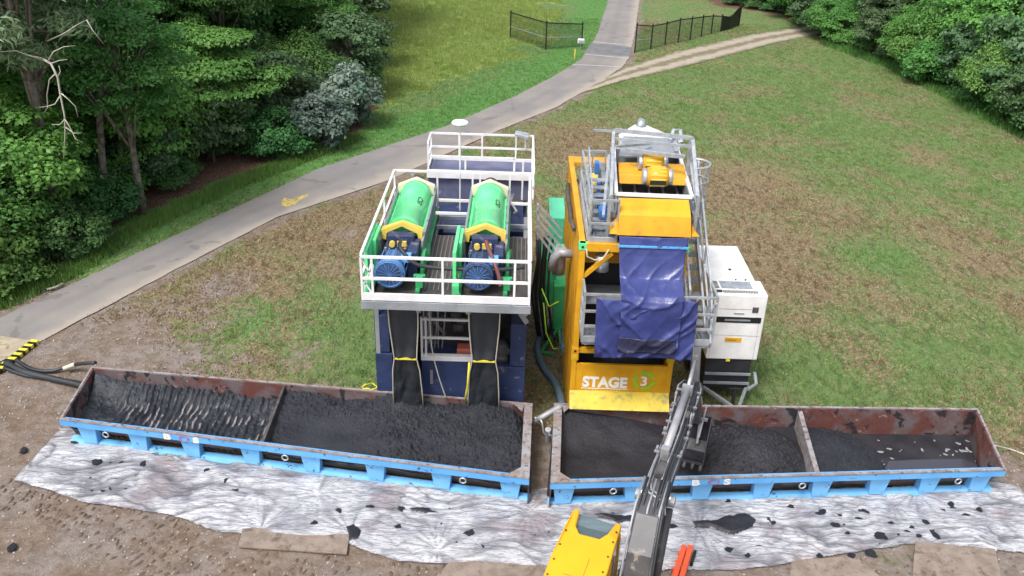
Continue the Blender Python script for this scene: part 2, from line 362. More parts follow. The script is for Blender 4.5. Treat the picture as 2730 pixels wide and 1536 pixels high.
def flat(name, pts, z, mat, kind='structure', wob=0):
    mb = MB(); mb.add([(x,y,z) for x,y in pts], [tuple(range(len(pts)))]); o = mb.build(name, mat)
    if o.data.polygons[0].normal.z < 0: o.data.flip_normals()
    if kind: o['kind'] = kind
    return o
M['patch'] = pmat('newer_asphalt', (.13,.13,.14), .85, c2=(.18,.18,.19), s=1.5)
M['concrete'] = pmat('pale_concrete_joint', (.42,.41,.39), .9)
flat('road_patch', gp([(1487,108),(1588,120),(1583,143),(1468,134)]), .017, 'patch')
for a, bb in (((1491,105),(1589,114)),((1470,136),(1582,147)),((1440,162),(1563,168))):
    flat('road_joint', gp([a, bb, (bb[0],bb[1]+1.6), (a[0],a[1]+1.6)]), .0205, 'concrete')
# gravel track
m, nt, b, v = newmat('gravel_track'); ac = N(nt, 'ShaderNodeAttribute', attribute_name='across')
nn = noise(nt, v, 1.2, 6, .7)
d = mth(nt, 'ABSOLUTE', mth(nt, 'SUBTRACT', mth(nt, 'ABSOLUTE', mth(nt, 'SUBTRACT', ac.outputs['Fac'], .5)), .27))
wv = ramp(nt, mth(nt, 'ADD', d, mth(nt, 'MULTIPLY', nn, .6)), .52, .36)
c = mix(nt, wv, (.17,.15,.09), (.36,.31,.25)); c = mix(nt, mth(nt, 'MULTIPLY', ramp(nt, noise(nt, v, 18, 3), .58, .7), .5), c, (.2,.17,.15))
nt.links.new(c, b.inputs['Base Color']); b.inputs['Roughness'].default_value = .95; bump(nt, b, nn, .5, .04); M['track'] = m
strip('gravel_track', trkT, trkB, .007, 120, 12, 'track', .12)

# ground sheet with surveyed patches of bare soil, dry and lush grass
xs = np.concatenate([np.linspace(-400,-42,24), np.arange(-41,45,.3), np.linspace(46,400,24)])
ys = np.concatenate([np.linspace(-60,8,10), np.arange(8.5,40,.22), np.arange(40,96,.5), np.linspace(98,900,28)])
X, Yg = np.meshgrid(xs, ys, indexing='ij')
def blob(pts, rad):
    s = np.zeros_like(X)
    for px, py, r, a in pts:
        g = G(px, py); s = np.maximum(s, a*np.exp(-(((X-g.x)**2 + ((Yg-g.y)*.8)**2)/(r*r))))
    return s
nz = fbm(X*.45, Yg*.45, 4); nz2 = fbm(X*1.3+9, Yg*1.3, 4); nz3 = fbm(X*.12+3, Yg*.12, 3)
rl = np.array(roadL); rr_ = np.array(roadR)
sideL = np.cross(np.array([1,1]), np.array([1,1]))
dL = segdist(X, Yg, roadL); dR = segdist(X, Yg, roadR); onL = np.zeros_like(X, bool)
polyL = list(roadL) + [(-400, roadL[-1][1]+200), (-400, roadL[0][1])]
leftside = inside(X, Yg, polyL)
woodLp = list(woodL) + [(-400, woodL[-1][1]), (-400, woodL[0][1])]
inWL = inside(X, Yg, woodLp)
woodRp = [woodR[0]] + list(woodR[1:]) + [(400, woodR[-1][1]), (400, 300), (woodR[0][0], 300)]
inWR = inside(X, Yg, woodRp)
dW = np.minimum(segdist(X, Yg, woodL), segdist(X, Yg, woodR))
lush = np.where(leftside, .55, .35) + (nz-.5)*1.1 + (nz3-.5)*.5
lush = np.where(leftside & (dL < 1.6+2.5*nz), .95, lush)
# right field: green far, dry near the machines
far = sst(27, 46, Yg + (nz-.5)*14 + X*.25)
rows = 1-np.abs(2*vn((X*.55+Yg*.3)*1.5, (Yg*.35-X*.18)*.8)-1)
dry = np.where(~leftside, .68 - .44*far + (nz-.5)*1.0 + (nz2-.5)*.7 + (rows-.5)*.35, .12+(nz-.5)*.5)
dry = np.maximum(dry, blob([(1850,480,4.5,1.05),(1930,620,4.2,1.1),(2080,560,3.5,.9),(1990,700,3,1),(2300,760,2,.6),(2050,760,3,.75),(2450,960,3,.75),(2100,900,2.5,.7),(1480,370,5,.9),(800,600,5,.95),(880,560,4,.95),(560,740,4,.9),(330,830,5,.9),(760,890,3,.9),(600,820,3,.7)], 1)*(.65+.7*nz2))
dry -= (.35+.6*nz2)*blob([(850,820,2.2,1),(900,880,2,1),(620,800,1.6,.8),(820,740,1.4,.6),(430,900,1.5,.6),(2200,650,2.2,.8),(2330,880,2.5,.8),(2450,830,2,.7),(2040,940,1.8,.9),(2000,1000,1.5,.6),(2280,1000,1.6,.5),(2150,830,1.5,.6)], 1)
# far meadow left of the road is olive and tufty
mead = leftside & (dL > 3.0+2*nz)
soil = blob([(30,1000,4.5,1),(0,1300,5,1),(200,1400,5,1),(500,1449,5,1),(900,1449,5,1),(1300,1449,4,1),(60,880,2,.9),(120,1150,4,1),(-300,1200,8,1)], 1)*1.25 + (nz2-.5)*.5
soil = np.maximum(soil, blob([(1350,900,2,.6),(1345,760,2.4,.6),(870,590,1.6,.55),(840,670,1.2,.5),(750,900,1.3,.6),(560,720,2.0,.6)], 1)+(nz2-.5)*.3)
soil = np.maximum(soil, np.where(~leftside, .9-dR/1.0+(nz2-.5)*1.2, 0)); soil = np.maximum(soil, np.where(leftside, .45-dL/.6+(nz2-.5)*.7, 0))
soil = np.maximum(soil, blob([(1700,1449,4,.9),(2000,1449,4,.8),(2560,1190,1.5,.7)], 1))
soil = np.maximum(soil, np.where((Yg < 17.5) & (X < 12.3), .75+(nz-.5)*.6, 0))
litter = np.maximum(sst(-.6, .8, np.where(inWL, segdist(X, Yg, woodL), -segdist(X, Yg, woodL)) + (nz2-.5)*2), sst(-.3, 1, np.where(inWR, segdist(X, Yg, woodR), -segdist(X, Yg, woodR)) + (nz2-.5)*1.6))
olive = leftside*sst(2.4, 6.5, dL+(nz-.5)*6+(nz2-.5)*4)
Z = (fbm(X*.5, Yg*.5, 3)-.5)*.05*sst(16,22,Yg) - .02
near = (Yg < 19) & (Yg > 8); Z = np.where(near, Z + (fbm(X*3.1, Yg*3.1, 4)-.5)*.07*np.clip(soil, 0, 1), Z)
onroad = (~leftside) & (dR < .25) | ((dL < .25)) ; Z = np.where((dL < 4) & (dR < 4.2), np.minimum(Z, -.006), Z)
dT = segdist(X, Yg, trkT); dB = segdist(X, Yg, trkB); Z = np.where((dT < 3) & (dB < 3), np.minimum(Z, -.006), Z)
i = np.arange(X.size).reshape(X.shape); Fc = np.stack([i[:-1,:-1], i[1:,:-1], i[1:,1:], i[:-1,1:]], -1).reshape(-1,4)
clip01 = lambda a: np.clip(a, 0, 1)
zone = np.stack([clip01(dry), clip01(lush), clip01(soil), np.ones_like(X)], -1).reshape(-1,4)
zone2 = np.stack([clip01(litter), clip01(olive), np.zeros_like(X), np.ones_like(X)], -1).reshape(-1,4)
m, nt, b, v = newmat('grass_and_soil')
a1 = N(nt, 'ShaderNodeVertexColor', layer_name='zone'); a2 = N(nt, 'ShaderNodeVertexColor', layer_name='zone2')
s1 = N(nt, 'ShaderNodeSeparateColor'); nt.links.new(a1.outputs[0], s1.inputs[0]); s2 = N(nt, 'ShaderNodeSeparateColor'); nt.links.new(a2.outputs[0], s2.inputs[0])
nf = noise(nt, v, 9, 6, .75); nm = noise(nt, v, 2.6, 6, .7); nl = noise(nt, v, .7, 5, .65)
mp = N(nt, 'ShaderNodeMapping'); mp.inputs['Scale'].default_value = (1, .45, 1); mp.inputs['Rotation'].default_value = (0,0,R(62)); nt.links.new(v, mp.inputs['Vector'])
ns = noise(nt, mp.outputs[0], 4.2, 5, .7, .5)
def thr(x, n, wgt, lo, hi): return ramp(nt, mth(nt, 'ADD', x, mth(nt, 'MULTIPLY', mth(nt, 'SUBTRACT', n, .5), wgt)), lo, hi)
grass = mix(nt, thr(s1.outputs[1], nm, 1.4, .3, .75), (.13,.19,.07), (.085,.22,.055))
grass = mix(nt, ramp(nt, nf, .5, .68), grass, (.15,.26,.085))
grass = mix(nt, mth(nt, 'MULTIPLY', ramp(nt, ns, .5, .38), .6), grass, (.055,.09,.035))
oliv = mix(nt, ramp(nt, nm, .35, .65), (.15,.27,.06), (.25,.32,.09)); oliv = mix(nt, mth(nt, 'MULTIPLY', ramp(nt, ns, .48, .36), .55), oliv, (.11,.15,.035))
grass = mix(nt, thr(s2.outputs[1], nm, .5, .35, .65), grass, oliv)
dryc = mix(nt, ramp(nt, nf, .42, .64), (.17,.12,.075), (.33,.26,.16)); dryc = mix(nt, mth(nt, 'MULTIPLY', ramp(nt, ns, .49, .4), .75), dryc, (.075,.05,.03))
dn = mth(nt, 'ADD', mth(nt, 'MULTIPLY', nf, .7), mth(nt, 'MULTIPLY', nm, .3)); col = mix(nt, thr(s1.outputs[0], dn, 5.0, .3, .8), grass, dryc)
so_ = mix(nt, ramp(nt, nm, .35, .65), (.165,.12,.088), (.25,.2,.165)); so_ = mix(nt, ramp(nt, nl, .42, .62), so_, mix(nt, ramp(nt, nm, .4, .6), (.2,.165,.145), (.265,.23,.205))); so_ = mix(nt, mth(nt, 'MULTIPLY', ramp(nt, nf, .58, .72), .5), so_, (.42,.37,.33)); so_ = mix(nt, mth(nt, 'MULTIPLY', ramp(nt, nf, .43, .34), .6), so_, (.1,.07,.05))
col = mix(nt, thr(s1.outputs[2], nm, 1.0, .42, .66), col, so_)
lit = mix(nt, ramp(nt, nf, .4, .62), (.085,.05,.036), (.22,.13,.095)); col = mix(nt, thr(s2.outputs[0], nm, .8, .35, .65), col, lit)
nt.links.new(col, b.inputs['Base Color']); b.inputs['Roughness'].default_value = .95; b.inputs['Specular IOR Level'].default_value = .15
bump(nt, b, mth(nt, 'ADD', mth(nt, 'MULTIPLY', nm, .6), mth(nt, 'MULTIPLY', nf, .5)), .9, .12); M['ground'] = m
gr = npmesh('ground', np.stack([X, Yg, Z], -1).reshape(-1,3), Fc, 'ground', attrs={'zone': zone, 'zone2': zone2}, smooth=True); gr['kind'] = 'structure'

# grass blades (ground cover)
def lookup(field, x, y):
    ix = np.clip(np.searchsorted(xs, x)-1, 0, len(xs)-1); iy = np.clip(np.searchsorted(ys, y)-1, 0, len(ys)-1); return field[ix, iy]
def blades(name, mat, px, py, h, wd, nb, seed, spread=.08, lean=.6):
    g = np.random.default_rng(seed); n = len(px); bx = np.repeat(px, nb) + g.normal(0, spread, n*nb); by = np.repeat(py, nb) + g.normal(0, spread, n*nb)
    hh = np.repeat(h, nb)*g.uniform(.5, 1.1, n*nb); a = g.uniform(0, 2*np.pi, n*nb); ln = g.uniform(0, lean, n*nb)*hh; la = g.uniform(0, 2*np.pi, n*nb)
    dx, dy = np.cos(a)*wd/2, np.sin(a)*wd/2
    V = np.stack([np.stack([bx-dx, by-dy, bx*0-.03], -1), np.stack([bx+dx, by+dy, bx*0-.03], -1), np.stack([bx+np.cos(la)*ln, by+np.sin(la)*ln, hh], -1)], 1)
    o = npmesh(name, V.reshape(-1,3), np.arange(len(V)*3).reshape(-1,3), mat, attrs={'tint': np.repeat(g.random(n*nb), 3)}); return o
M['bladegreen'] = leafmat('grass_blade_green', (.09,.2,.045), (.17,.3,.08), (.12,.25,.06))
M['bladestraw'] = leafmat('grass_blade_straw', (.2,.155,.08), (.46,.38,.22), (.28,.21,.12))
M['bladeolive'] = leafmat('grass_blade_olive', (.18,.3,.07), (.36,.41,.15), (.22,.32,.08))
g = np.random.default_rng(11)
def cand(n, x0, x1, y0, y1):
    x = g.uniform(x0, x1, n); y = y0 + (y1-y0)*g.random(n)**1.3
    ok = ~(inside(x, y, list(roadL)+list(roadR)[::-1])) & ~(inside(x, y, list(trkT)+list(trkB)[::-1])); return x[ok], y[ok]
x, y = cand(90000, -16, 30, 15, 75); x = x[:]; L_ = lookup(lush, x, y); D_ = lookup(dry, x, y); S_ = lookup(soil, x, y); W_ = lookup(litter, x, y); O_ = lookup(olive, x, y); LS = lookup(leftside.astype(float), x, y)
k = (S_ < .45) & (W_ < .4) & (O_ < .5) & (D_ < g.uniform(.1, .75, len(x))) & ~((y < 17.9) & (x < 12) & (x > -11.5))
tag(blades('short_grass', 'bladegreen', x[k], y[k], g.uniform(.05,.11,k.sum()), .035, 4, 1), 'short green grass growing in the open field and verges', 'grass', kind='stuff')
k = (S_ < .7) & (W_ < .4) & (O_ < .5) & (D_ > g.uniform(.05, .6, len(x))) & (LS < .5) & ~((y < 17.9) & (x < 12) & (x > -11.5))
tag(blades('dry_grass', 'bladestraw', x[k], y[k], g.uniform(.03,.08,k.sum()), .042, 4, 2, .12, 1.7), 'dry straw coloured grass cuttings strewn across the field', 'dry grass', kind='stuff')
x, y = cand(60000, -16, 9, 36, 95); k = (lookup(olive, x, y) > .5) & (lookup(litter, x, y) < .4)
tag(blades('meadow_grass', 'bladeolive', x[k], y[k], g.uniform(.1,.26,k.sum()), .05, 4, 3, .12), 'tufty olive meadow grass beyond the road', 'meadow grass', kind='stuff')
# tall lush grass at the wood's edge
def along_edge(pts, n, off0, off1, sgn):
    p = resamp(pts, n); d = np.gradient(p, axis=0); d /= np.hypot(*d.T)[:,None]; nrm = np.c_[d[:,1], -d[:,0]]*sgn; return p + nrm*g.uniform(off0, off1, n)[:,None]
p = along_edge(gp([(-100,790),(0,765),(200,675),(300,600),(480,515),(620,455),(760,400),(900,345)]), 4200, -.5, .35, 1)
tag(blades('tall_grass', 'bladegreen', p[:,0], p[:,1], g.uniform(.15,.35,len(p)), .05, 4, 4, .1), 'tall lush grass fringe between the woodland and the road verge', 'tall grass', kind='stuff')
p = along_edge(woodR[3:], 3800, -.6, .9, -1)
tag(blades('weeds', 'bladegreen', p[:,0], p[:,1], g.uniform(.15,.45,len(p)), .07, 4, 5, .15), 'green weeds growing along the foot of the right hand thicket', 'weeds', kind='stuff')

# ------------------------------------------------------------------ trees
def crown_data(seed, style, rx, rz, leaf, nleaf, ncl):
    """leaf quads for a crown centred on the origin; style: round, tier, wispy, bush"""
    g = np.random.default_rng(seed); k = np.arange(ncl)
    th = k*2.39996 + g.uniform(-.5,.5,ncl); zz = g.uniform(-.75, 1, ncl)
    rad = np.sqrt(np.maximum(0, 1-zz**2))*g.uniform(.55, 1.08, ncl) if style != 'tier' else g.uniform(.25, 1.1, ncl)*(1-.55*np.abs(zz))
    C = np.stack([np.cos(th)*rad*rx, np.sin(th)*rad*rx, zz*rz*g.uniform(.8,1.05,ncl)], -1)
    cr = {'round': (.26,.15), 'tier': (.36,.055), 'wispy': (.22,.12), 'bush': (.3,.22)}[style]
    R_ = rx*cr[0]*g.uniform(.6, 1.35, ncl); H_ = rx*cr[1]*g.uniform(.7, 1.3, ncl)
    per = np.maximum(8, (nleaf*(R_**2)/np.sum(R_**2))).astype(int); ci = np.repeat(k, per); n = len(ci)
    a = g.uniform(0, 2*np.pi, n); u = g.uniform(-.35, 1, n); q = np.sqrt(1-np.clip(u,-1,1)**2); sh = g.uniform(.55, 1.05, n)**.5
    D = np.stack([np.cos(a)*q, np.sin(a)*q, u], -1)*sh[:,None]
    P = C[ci] + D*np.stack([R_[ci], R_[ci], H_[ci]], -1)*(1+.25*g.normal(0,1,n))[:,None]
    if style == 'tier': P[:,2] -= .12*np.hypot(D[:,0], D[:,1])*R_[ci]
    if style == 'wispy': P[:,2] -= np.abs(g.normal(0,.25,n))
    outw = P/(np.linalg.norm(P, axis=1)[:,None]+1e-6)
    Nn = D*.7 + outw*.35 + np.array([0,0,.75]) + g.normal(0, .45, (n,3)); Nn /= np.linalg.norm(Nn, axis=1)[:,None]
    t = np.cross(Nn, g.normal(0,1,(n,3))); t /= np.linalg.norm(t, axis=1)[:,None]; bt = np.cross(Nn, t)
    s = leaf*g.uniform(.6, 1.35, n)[:,None]; wd = {'round': .62, 'tier': .6, 'wispy': .2, 'bush': .6}[style]
    V = np.stack([P-t*s*.5, P-bt*s*.5*wd+Nn*s*.08, P+t*s*.5-Nn*s*.12, P+bt*s*.5*wd+Nn*s*.08], 1).reshape(-1,3)
    ct = g.random(ncl)[ci]; tint = np.repeat(np.clip(.55*ct+.45*g.random(n), 0, 1), 4)
    return V, np.arange(n*4).reshape(-1,4), tint, C
def make_tree(name, seed, style, rx, rz, zc, leaf, nleaf, ncl, mat, tr=.14, bark='bark', parts=('trunk','crown')):
    root = thing(name, None, 'tree')
    V, Fq, tint, C = crown_data(seed, style, rx, rz, leaf, nleaf, ncl)
    V = V + np.array([0,0,zc]); V[:,2] = np.maximum(V[:,2], .04)
    npmesh(parts[1], V, Fq, mat, root, {'tint': tint})
    g = random.Random(seed); mb = MB(); top = zc + rz*.55
    pts = [(0,0,-.1)]; x = y = 0
    for i in range(1, 7): x += g.uniform(-.09,.09)*rx*.5; y += g.uniform(-.09,.09)*rx*.5; pts.append((x, y, top*i/6))
    mb.tube(pts, tr, 8, tr*.3)
    for c in C[::max(1, len(C)//16)]:
        t = g.uniform(.35,.8); b0 = Vector(pts[int(t*6)]); e = Vector((c[0], c[1], c[2]+zc))*1.0; md = b0.lerp(e, .5) + Vector((0,0,.1*rx))
        mb.tube([b0, md, b0.lerp(e, .95)], tr*.34, 5, tr*.08)
    mb.build(parts[0], bark, root, world=False, smooth=True)
    return root
PR = {}
def proto(key, *a, **k): PR[key] = (make_tree(*a, **k), [])
proto('roundA', 'broadleaf_tree', 1, 'round', 2.6, 3.3, 7.4, .17, 19000, 90, 'leaf', .2)
proto('roundB', 'broadleaf_tree', 2, 'round', 3.1, 3.7, 8.6, .18, 21000, 100, 'leafdark', .24)
proto('under', 'understory_tree', 3, 'round', 2.1, 1.9, 2.7, .15, 15000, 60, 'leafbright', .09)
proto('underB', 'understory_tree', 4, 'bush', 1.9, 1.7, 2.1, .14, 14000, 60, 'leaf', .08)
proto('tier', 'layered_tree', 5, 'tier', 2.5, 2.3, 3.6, .16, 15000, 46, 'leafbright', .1)
proto('pine', 'pine_tree', 6, 'wispy', 2.6, 3.4, 8.4, .3, 21000, 80, 'leafpine', .2)
proto('bush', 'shrub', 7, 'bush', 1.5, 1.15, 1.05, .15, 9000, 46, 'leaf', .05, parts=('stem','foliage'))
proto('bushdark', 'shrub', 8, 'bush', 1.5, 1.2, 1.0, .15, 9000, 44, 'leafdark', .05, parts=('stem','foliage'))
proto('silver', 'silvery_shrub', 9, 'bush', 1.5, 1.3, 1.25, .22, 7000, 60, 'leafsilver', .05, parts=('stem','foliage'))
proto('greyb', 'grey_green_shrub', 10, 'round', 1.9, 2.0, 2.2, .2, 9000, 60, 'leafgrey', .07, parts=('stem','foliage'))
def put(key, x, y, s=1.0, label=None, group=None, sz=None, rz=None, z=0):
    src, used = PR[key]; o = src if not used else copytree(src); used.append(o)
    o.location = (x, y, z); o.rotation_euler = (0, 0, random.uniform(0, 6.28) if rz is None else rz); o.scale = (s, s, sz or s*random.uniform(.92, 1.1))
    if group: o['group'] = group
    elif 'group' in o: del o['group']
    o['label'] = label; o['category'] = 'shrub' if 'shrub' in o.name else 'tree'
    return o
# --- left woodland: front row, each told apart by its neighbours
GW = 'trees of the left woodland'
def gl(px, py, back=0.0, side=0.0):
    p = G(px, py); return p.x - back*.9 + side*.4, p.y + back*.42 + side*.9
fr = [('bush', 20, 745, .9, 1.0, 'low green shrub at the far left edge of the woodland above the road'),
 ('underB', 20, 700, 1.4, 1.05, 'full green understory tree nearest the left edge of the photo'),
 ('under', 130, 650, 1.6, 1.15, 'rounded light green tree leaning over the verge left of the pale trunk'),
 ('bushdark', 215, 645, .6, .8, 'small dark shrub tucked under the rounded light green tree'),
 ('underB', 230, 560, 2.2, 1.05, 'mid green understory tree behind the small dark shrub'),
 ('bushdark', 300, 560, .8, .9, 'dark shrub at the foot of the tall pale trunk'),
 ('under', 400, 490, 1.3, 1.1, 'bright green spreading tree over the leaf litter right of the pale trunk'),
 ('bush', 330, 520, 1.0, .8, 'small green shrub left of the bright spreading tree'),
 ('underB', 470, 445, 1.6, 1.05, 'mid green tree right of the bright spreading tree'),
 ('tier', 560, 440, 4.2, .9, 'layered green tree with flat branches behind the bare leaf litter patch'),
 ('tier', 655, 405, 2.2, 1.05, 'layered light green tree with drooping flat sprays above the road verge'),
 ('bushdark', 735, 400, .9, .95, 'dark green shrub left of the silvery bush'),
 ('silver', 835, 372, .7, .95, 'larger silvery leaved bush beside the road verge, left of its pair'),
 ('silver', 915, 322, 1.1, 1.0, 'silvery leaved bush at the right end of the woodland'),
 ('greyb', 775, 360, 2.0, 1.0, 'grey green shrub behind the larger silvery bush'),
 ('underB', 880, 320, 3.4, 1.1, 'dull green thicket tree behind the silvery bushes'),
 ('roundA', 925, 235, 3.2, .72, 'narrow dark tree at the meadow side corner of the woodland'),
 ('greyb', 945, 250, 2.0, 1.2, 'feathery grey green shrub on the meadow edge of the woodland'),
 ('greyb', 945, 180, 2.6, 1.3, 'tall grey green shrub farther up the meadow edge'),
 ('roundA', 925, 120, 4.2, .9, 'dark tree halfway up the meadow edge of the woodland'),
 ('roundB', 905, 40, 5.5, .95, 'dark broad tree at the top of the meadow edge'),
]
for key, px, py, back, s, lab in fr:
    x_, y_ = gl(px, py, back); put(key, x_, y_, s, lab)
mid = [('roundA', 20, 640, 4.6, 1.0, 'tall broadleaf tree behind the full green understory tree at the far left'),
 ('pine', 90, 600, 2.6, 1.0, 'grey green pine at the upper left with drooping needles'),
 ('roundA', 200, 540, 6.8, 1.0, 'tall broadleaf tree with the pale trunk standing behind the shrubs'),
 ('pine', 250, 540, 4.2, .95, 'second grey green pine right of the upper left one'),
 ('roundB', 420, 470, 5.8, .9, 'dark crowned tree behind the bright spreading tree'),
 ('under', 345, 520, 4.6, 1.5, 'fresh green tree in the middle tier left of the layered trees'),
 ('roundA', 520, 450, 6.6, .95, 'tall green tree behind the layered flat branched tree'),
 ('under', 450, 455, 5.4, 1.6, 'bright yellow green tree standing above the bright spreading tree'),
 ('roundB', 620, 400, 6.2, .9, 'dark tree rising behind the light green layered tree'),
 ('roundA', 700, 380, 6.0, .9, 'mid green tree behind the dark shrub and layered tree'),
 ('roundB', 790, 340, 5.2, .85, 'dark broadleaf tree behind the grey green shrub'),
 ('roundA', 850, 300, 6.2, .95, 'green broadleaf tree above the dull green thicket'),
 ('roundB', 880, 210, 7.0, .95, 'large dark tree behind the narrow corner tree')]
for key, px, py, back, s, lab in mid:
    x_, y_ = gl(px, py, back); put(key, x_, y_, s, lab)
GB = 'trees deep in the left woodland'
for row, (back, n, keys) in enumerate(((9.5, 11, ('roundA','roundB','pine','roundA')), (14, 11, ('roundB','roundA','roundB')), (19, 10, ('roundB','roundA')))):
    pts = resamp(woodL[0:10], n+2)
    for i, (x_, y_) in enumerate(pts[:-1]):
        k_ = keys[(i*3+row) % len(keys)]
        labs = {'roundA': 'mid green broadleaf tree deep in the left woodland behind the front trees', 'roundB': 'dark green broadleaf tree deep in the left woodland behind the front trees', 'pine': 'grey green pine tree deep in the left woodland behind the front trees'}
        put(k_, x_ - back*.9 + random.uniform(-1,1), y_ + back*.42 + random.uniform(-1,1), random.uniform(1.05, 1.35) , labs[k_], GB)
fl = gp([(880,0),(800,-60),(700,-100)])
for i in range(6):
    p = gl(900-i*30, 60-i*18, 9+i*2.0); put(('roundB','roundA')[i%2], p[0], p[1], 1.2, ('dark green broadleaf tree','mid green broadleaf tree')[i%2]+' deep in the left woodland behind the front trees', GB)
# --- right thicket and far wood
rt_ = [('underB', 2085, 95, 3.0, 1.3, 'bushy tree where the gravel track enters the wood'),
 ('greyb', 2050, 60, 1.6, 1.3, 'grey green shrub beside the end of the gravel track'),
 ('bushdark', 2190, 135, 3.2, 1.3, 'dark shrub overhanging the dark hollow of the right thicket'),
 ('under', 2230, 175, 2.2, .85, 'olive green understory tree at the lawn corner of the thicket'),
 ('bush', 2290, 215, 2.0, 1.15, 'green shrub in the middle of the thicket edge'),
 ('greyb', 2390, 245, 2.2, 1.15, 'blue grey shrub on the thicket edge near the right side'),
 ('bushdark', 2330, 225, 2.6, 1.2, 'dark shrub between the green and blue grey shrubs of the thicket'),
 ('greyb', 2480, 290, 2.2, 1.3, 'taller blue grey shrub at the right side of the photo'),
 ('bushdark', 2560, 345, 1.9, 1.2, 'dark shrub at the far right edge above the lawn'),
 ('bush', 2450, 275, 1.2, .8, 'small green shrub in front of the taller blue grey one')]
for key, px, py, dx, s, lab in rt_:
    p = G(px, py); put(key, p.x+dx*.8, p.y+dx*.5, s, lab)
rm = [('roundA', 2150, 120, 6, .9, 'mid green tree behind the dark hollow of the right thicket'), ('roundB', 2230, 160, 7, .95, 'dark tree behind the olive understory tree'),
 ('under', 2290, 200, 6.0, 1.5, 'tree with a yellow green top in the middle of the right wood'), ('roundB', 2350, 215, 6.5, .9, 'dark broad tree above the thicket shrubs'),
 ('roundA', 2430, 250, 6.0, .95, 'green tree rising behind the blue grey shrub'), ('roundB', 2520, 300, 6.0, .9, 'dark tree at the upper right corner of the photo'),
 ('roundB', 2620, 350, 6.5, .9, 'dark tree cut by the right edge of the photo')]
for key, px, py, dx, s, lab in rm:
    p = G(px, py); put(key, p.x+dx, p.y+dx*.5, s, lab)
GR = 'trees deep in the right wood'; GF = 'trees of the far wood behind the fence'
labs = {'roundA': 'mid green broadleaf tree deep in the right wood', 'roundB': 'dark green broadleaf tree deep in the right wood'}
for row, back in enumerate((11, 16)):
    for i, (x_, y_) in enumerate(resamp(woodR[3:], 10)):
        k_ = ('roundB','roundA','roundB')[(i+row)%3]; put(k_, x_+back+random.uniform(-1,1), y_+back*.3+random.uniform(-1,1), random.uniform(1.1,1.35), labs[k_], GR)
for i, (px, py, dy) in enumerate(((1760,-12,3),(1800,0,5),(1850,18,4),(1900,24,4),(1950,30,3.5),(2000,36,4),(1830,10,10),(1890,15,10),(1950,20,10),(2010,30,10),(2070,50,8),(1770,-20,11),(1730,-45,7))):
    p = G(px, py); k_ = 'roundB' if i % 3 else 'roundA'
    put(k_, p.x+1.0, p.y+dy, random.uniform(.85,1.1), {'roundB': 'dark green tree of the far wood behind the chain link fence', 'roundA': 'mid green tree of the far wood behind the chain link fence'}[k_], GF)
for i, (px, py) in enumerate(((1880,22),(1925,30),(1975,38),(2020,50))):
    p = G(px, py); put('bushdark', p.x, p.y+2.5, 1.1, 'dark shrub along the shaded foot of the far wood', 'shrubs at the foot of the far wood')
for px, py in ((703,140),(640,150),(760,130),(820,90),(560,160),(860,60),(700,60),(780,40)):
    p = G(px, py); put('roundB' if px % 4 else 'roundA', p.x, p.y, 1.25, ('dark' if px % 4 else 'mid') + ' green broadleaf tree deep in the left woodland behind the front trees', GB)
for i, (x_, y_) in enumerate(resamp(woodL[1:9], 26)):
    if i in (8, 9, 12): continue
    put(('bush','bushdark','greyb')[(i*2+i//3) % 3], x_-.9-random.uniform(.6,2.2), y_+random.uniform(.2,1.0), random.uniform(.55,.85), ('green','dark green','grey green')[(i*2+i//3) % 3] + ' undergrowth shrub at the foot of the left woodland', 'undergrowth shrubs at the foot of the left woodland')
for i, (x_, y_) in enumerate(resamp(woodR[2:], 26)):
    k_ = ('bushdark','greyb','bush','underB')[(i*3+i//4) % 4]
    put(k_, x_+random.uniform(.4,1.6), y_+random.uniform(0,.8), random.uniform(.75,1.15), {'bush':'green','bushdark':'dark green','greyb':'grey green','underB':'bushy green'}[k_] + ' undergrowth plant filling the edge of the right thicket', 'undergrowth along the right thicket')
for i, (x_, y_) in enumerate(resamp(woodR[3:], 14)):
    k_ = ('under','underB','roundA','greyb')[(i*3+i//3) % 4]; s_ = {'under':1.5,'underB':1.6,'roundA':.8,'greyb':1.6}[k_]
    put(k_, x_+random.uniform(3.0,5.0), y_+random.uniform(0,1.5), s_*random.uniform(.9,1.1), {'under':'light green','underB':'mid green','roundA':'tall green','greyb':'grey green'}[k_] + ' tree in the second row of the right thicket', 'second row of the right thicket')
for i in range(34):
    py = 20 + (i % 6)*52 + random.uniform(-15,15); px = 120 + (i//6)*125 + random.uniform(-30,30) - (i%6)*8
    if px > 800-(py*.35) and py > 250: continue
    p = G(px, py); put(('underB','roundA','bushdark')[i%3], p.x-1, p.y, (1.7,.8,2.2)[i%3], ('mid green','mid green','dark green')[i%3]+' growth in the dim interior of the left woodland', 'trees in the dim interior of the left woodland')
put('pine', -15.6, 27.6, 1.0, 'grey green pine crown hanging over the verge at the upper left corner')
put('roundA', -14.1, 30.6, .8, 'green crown leaning forward over the stout pale trunk')
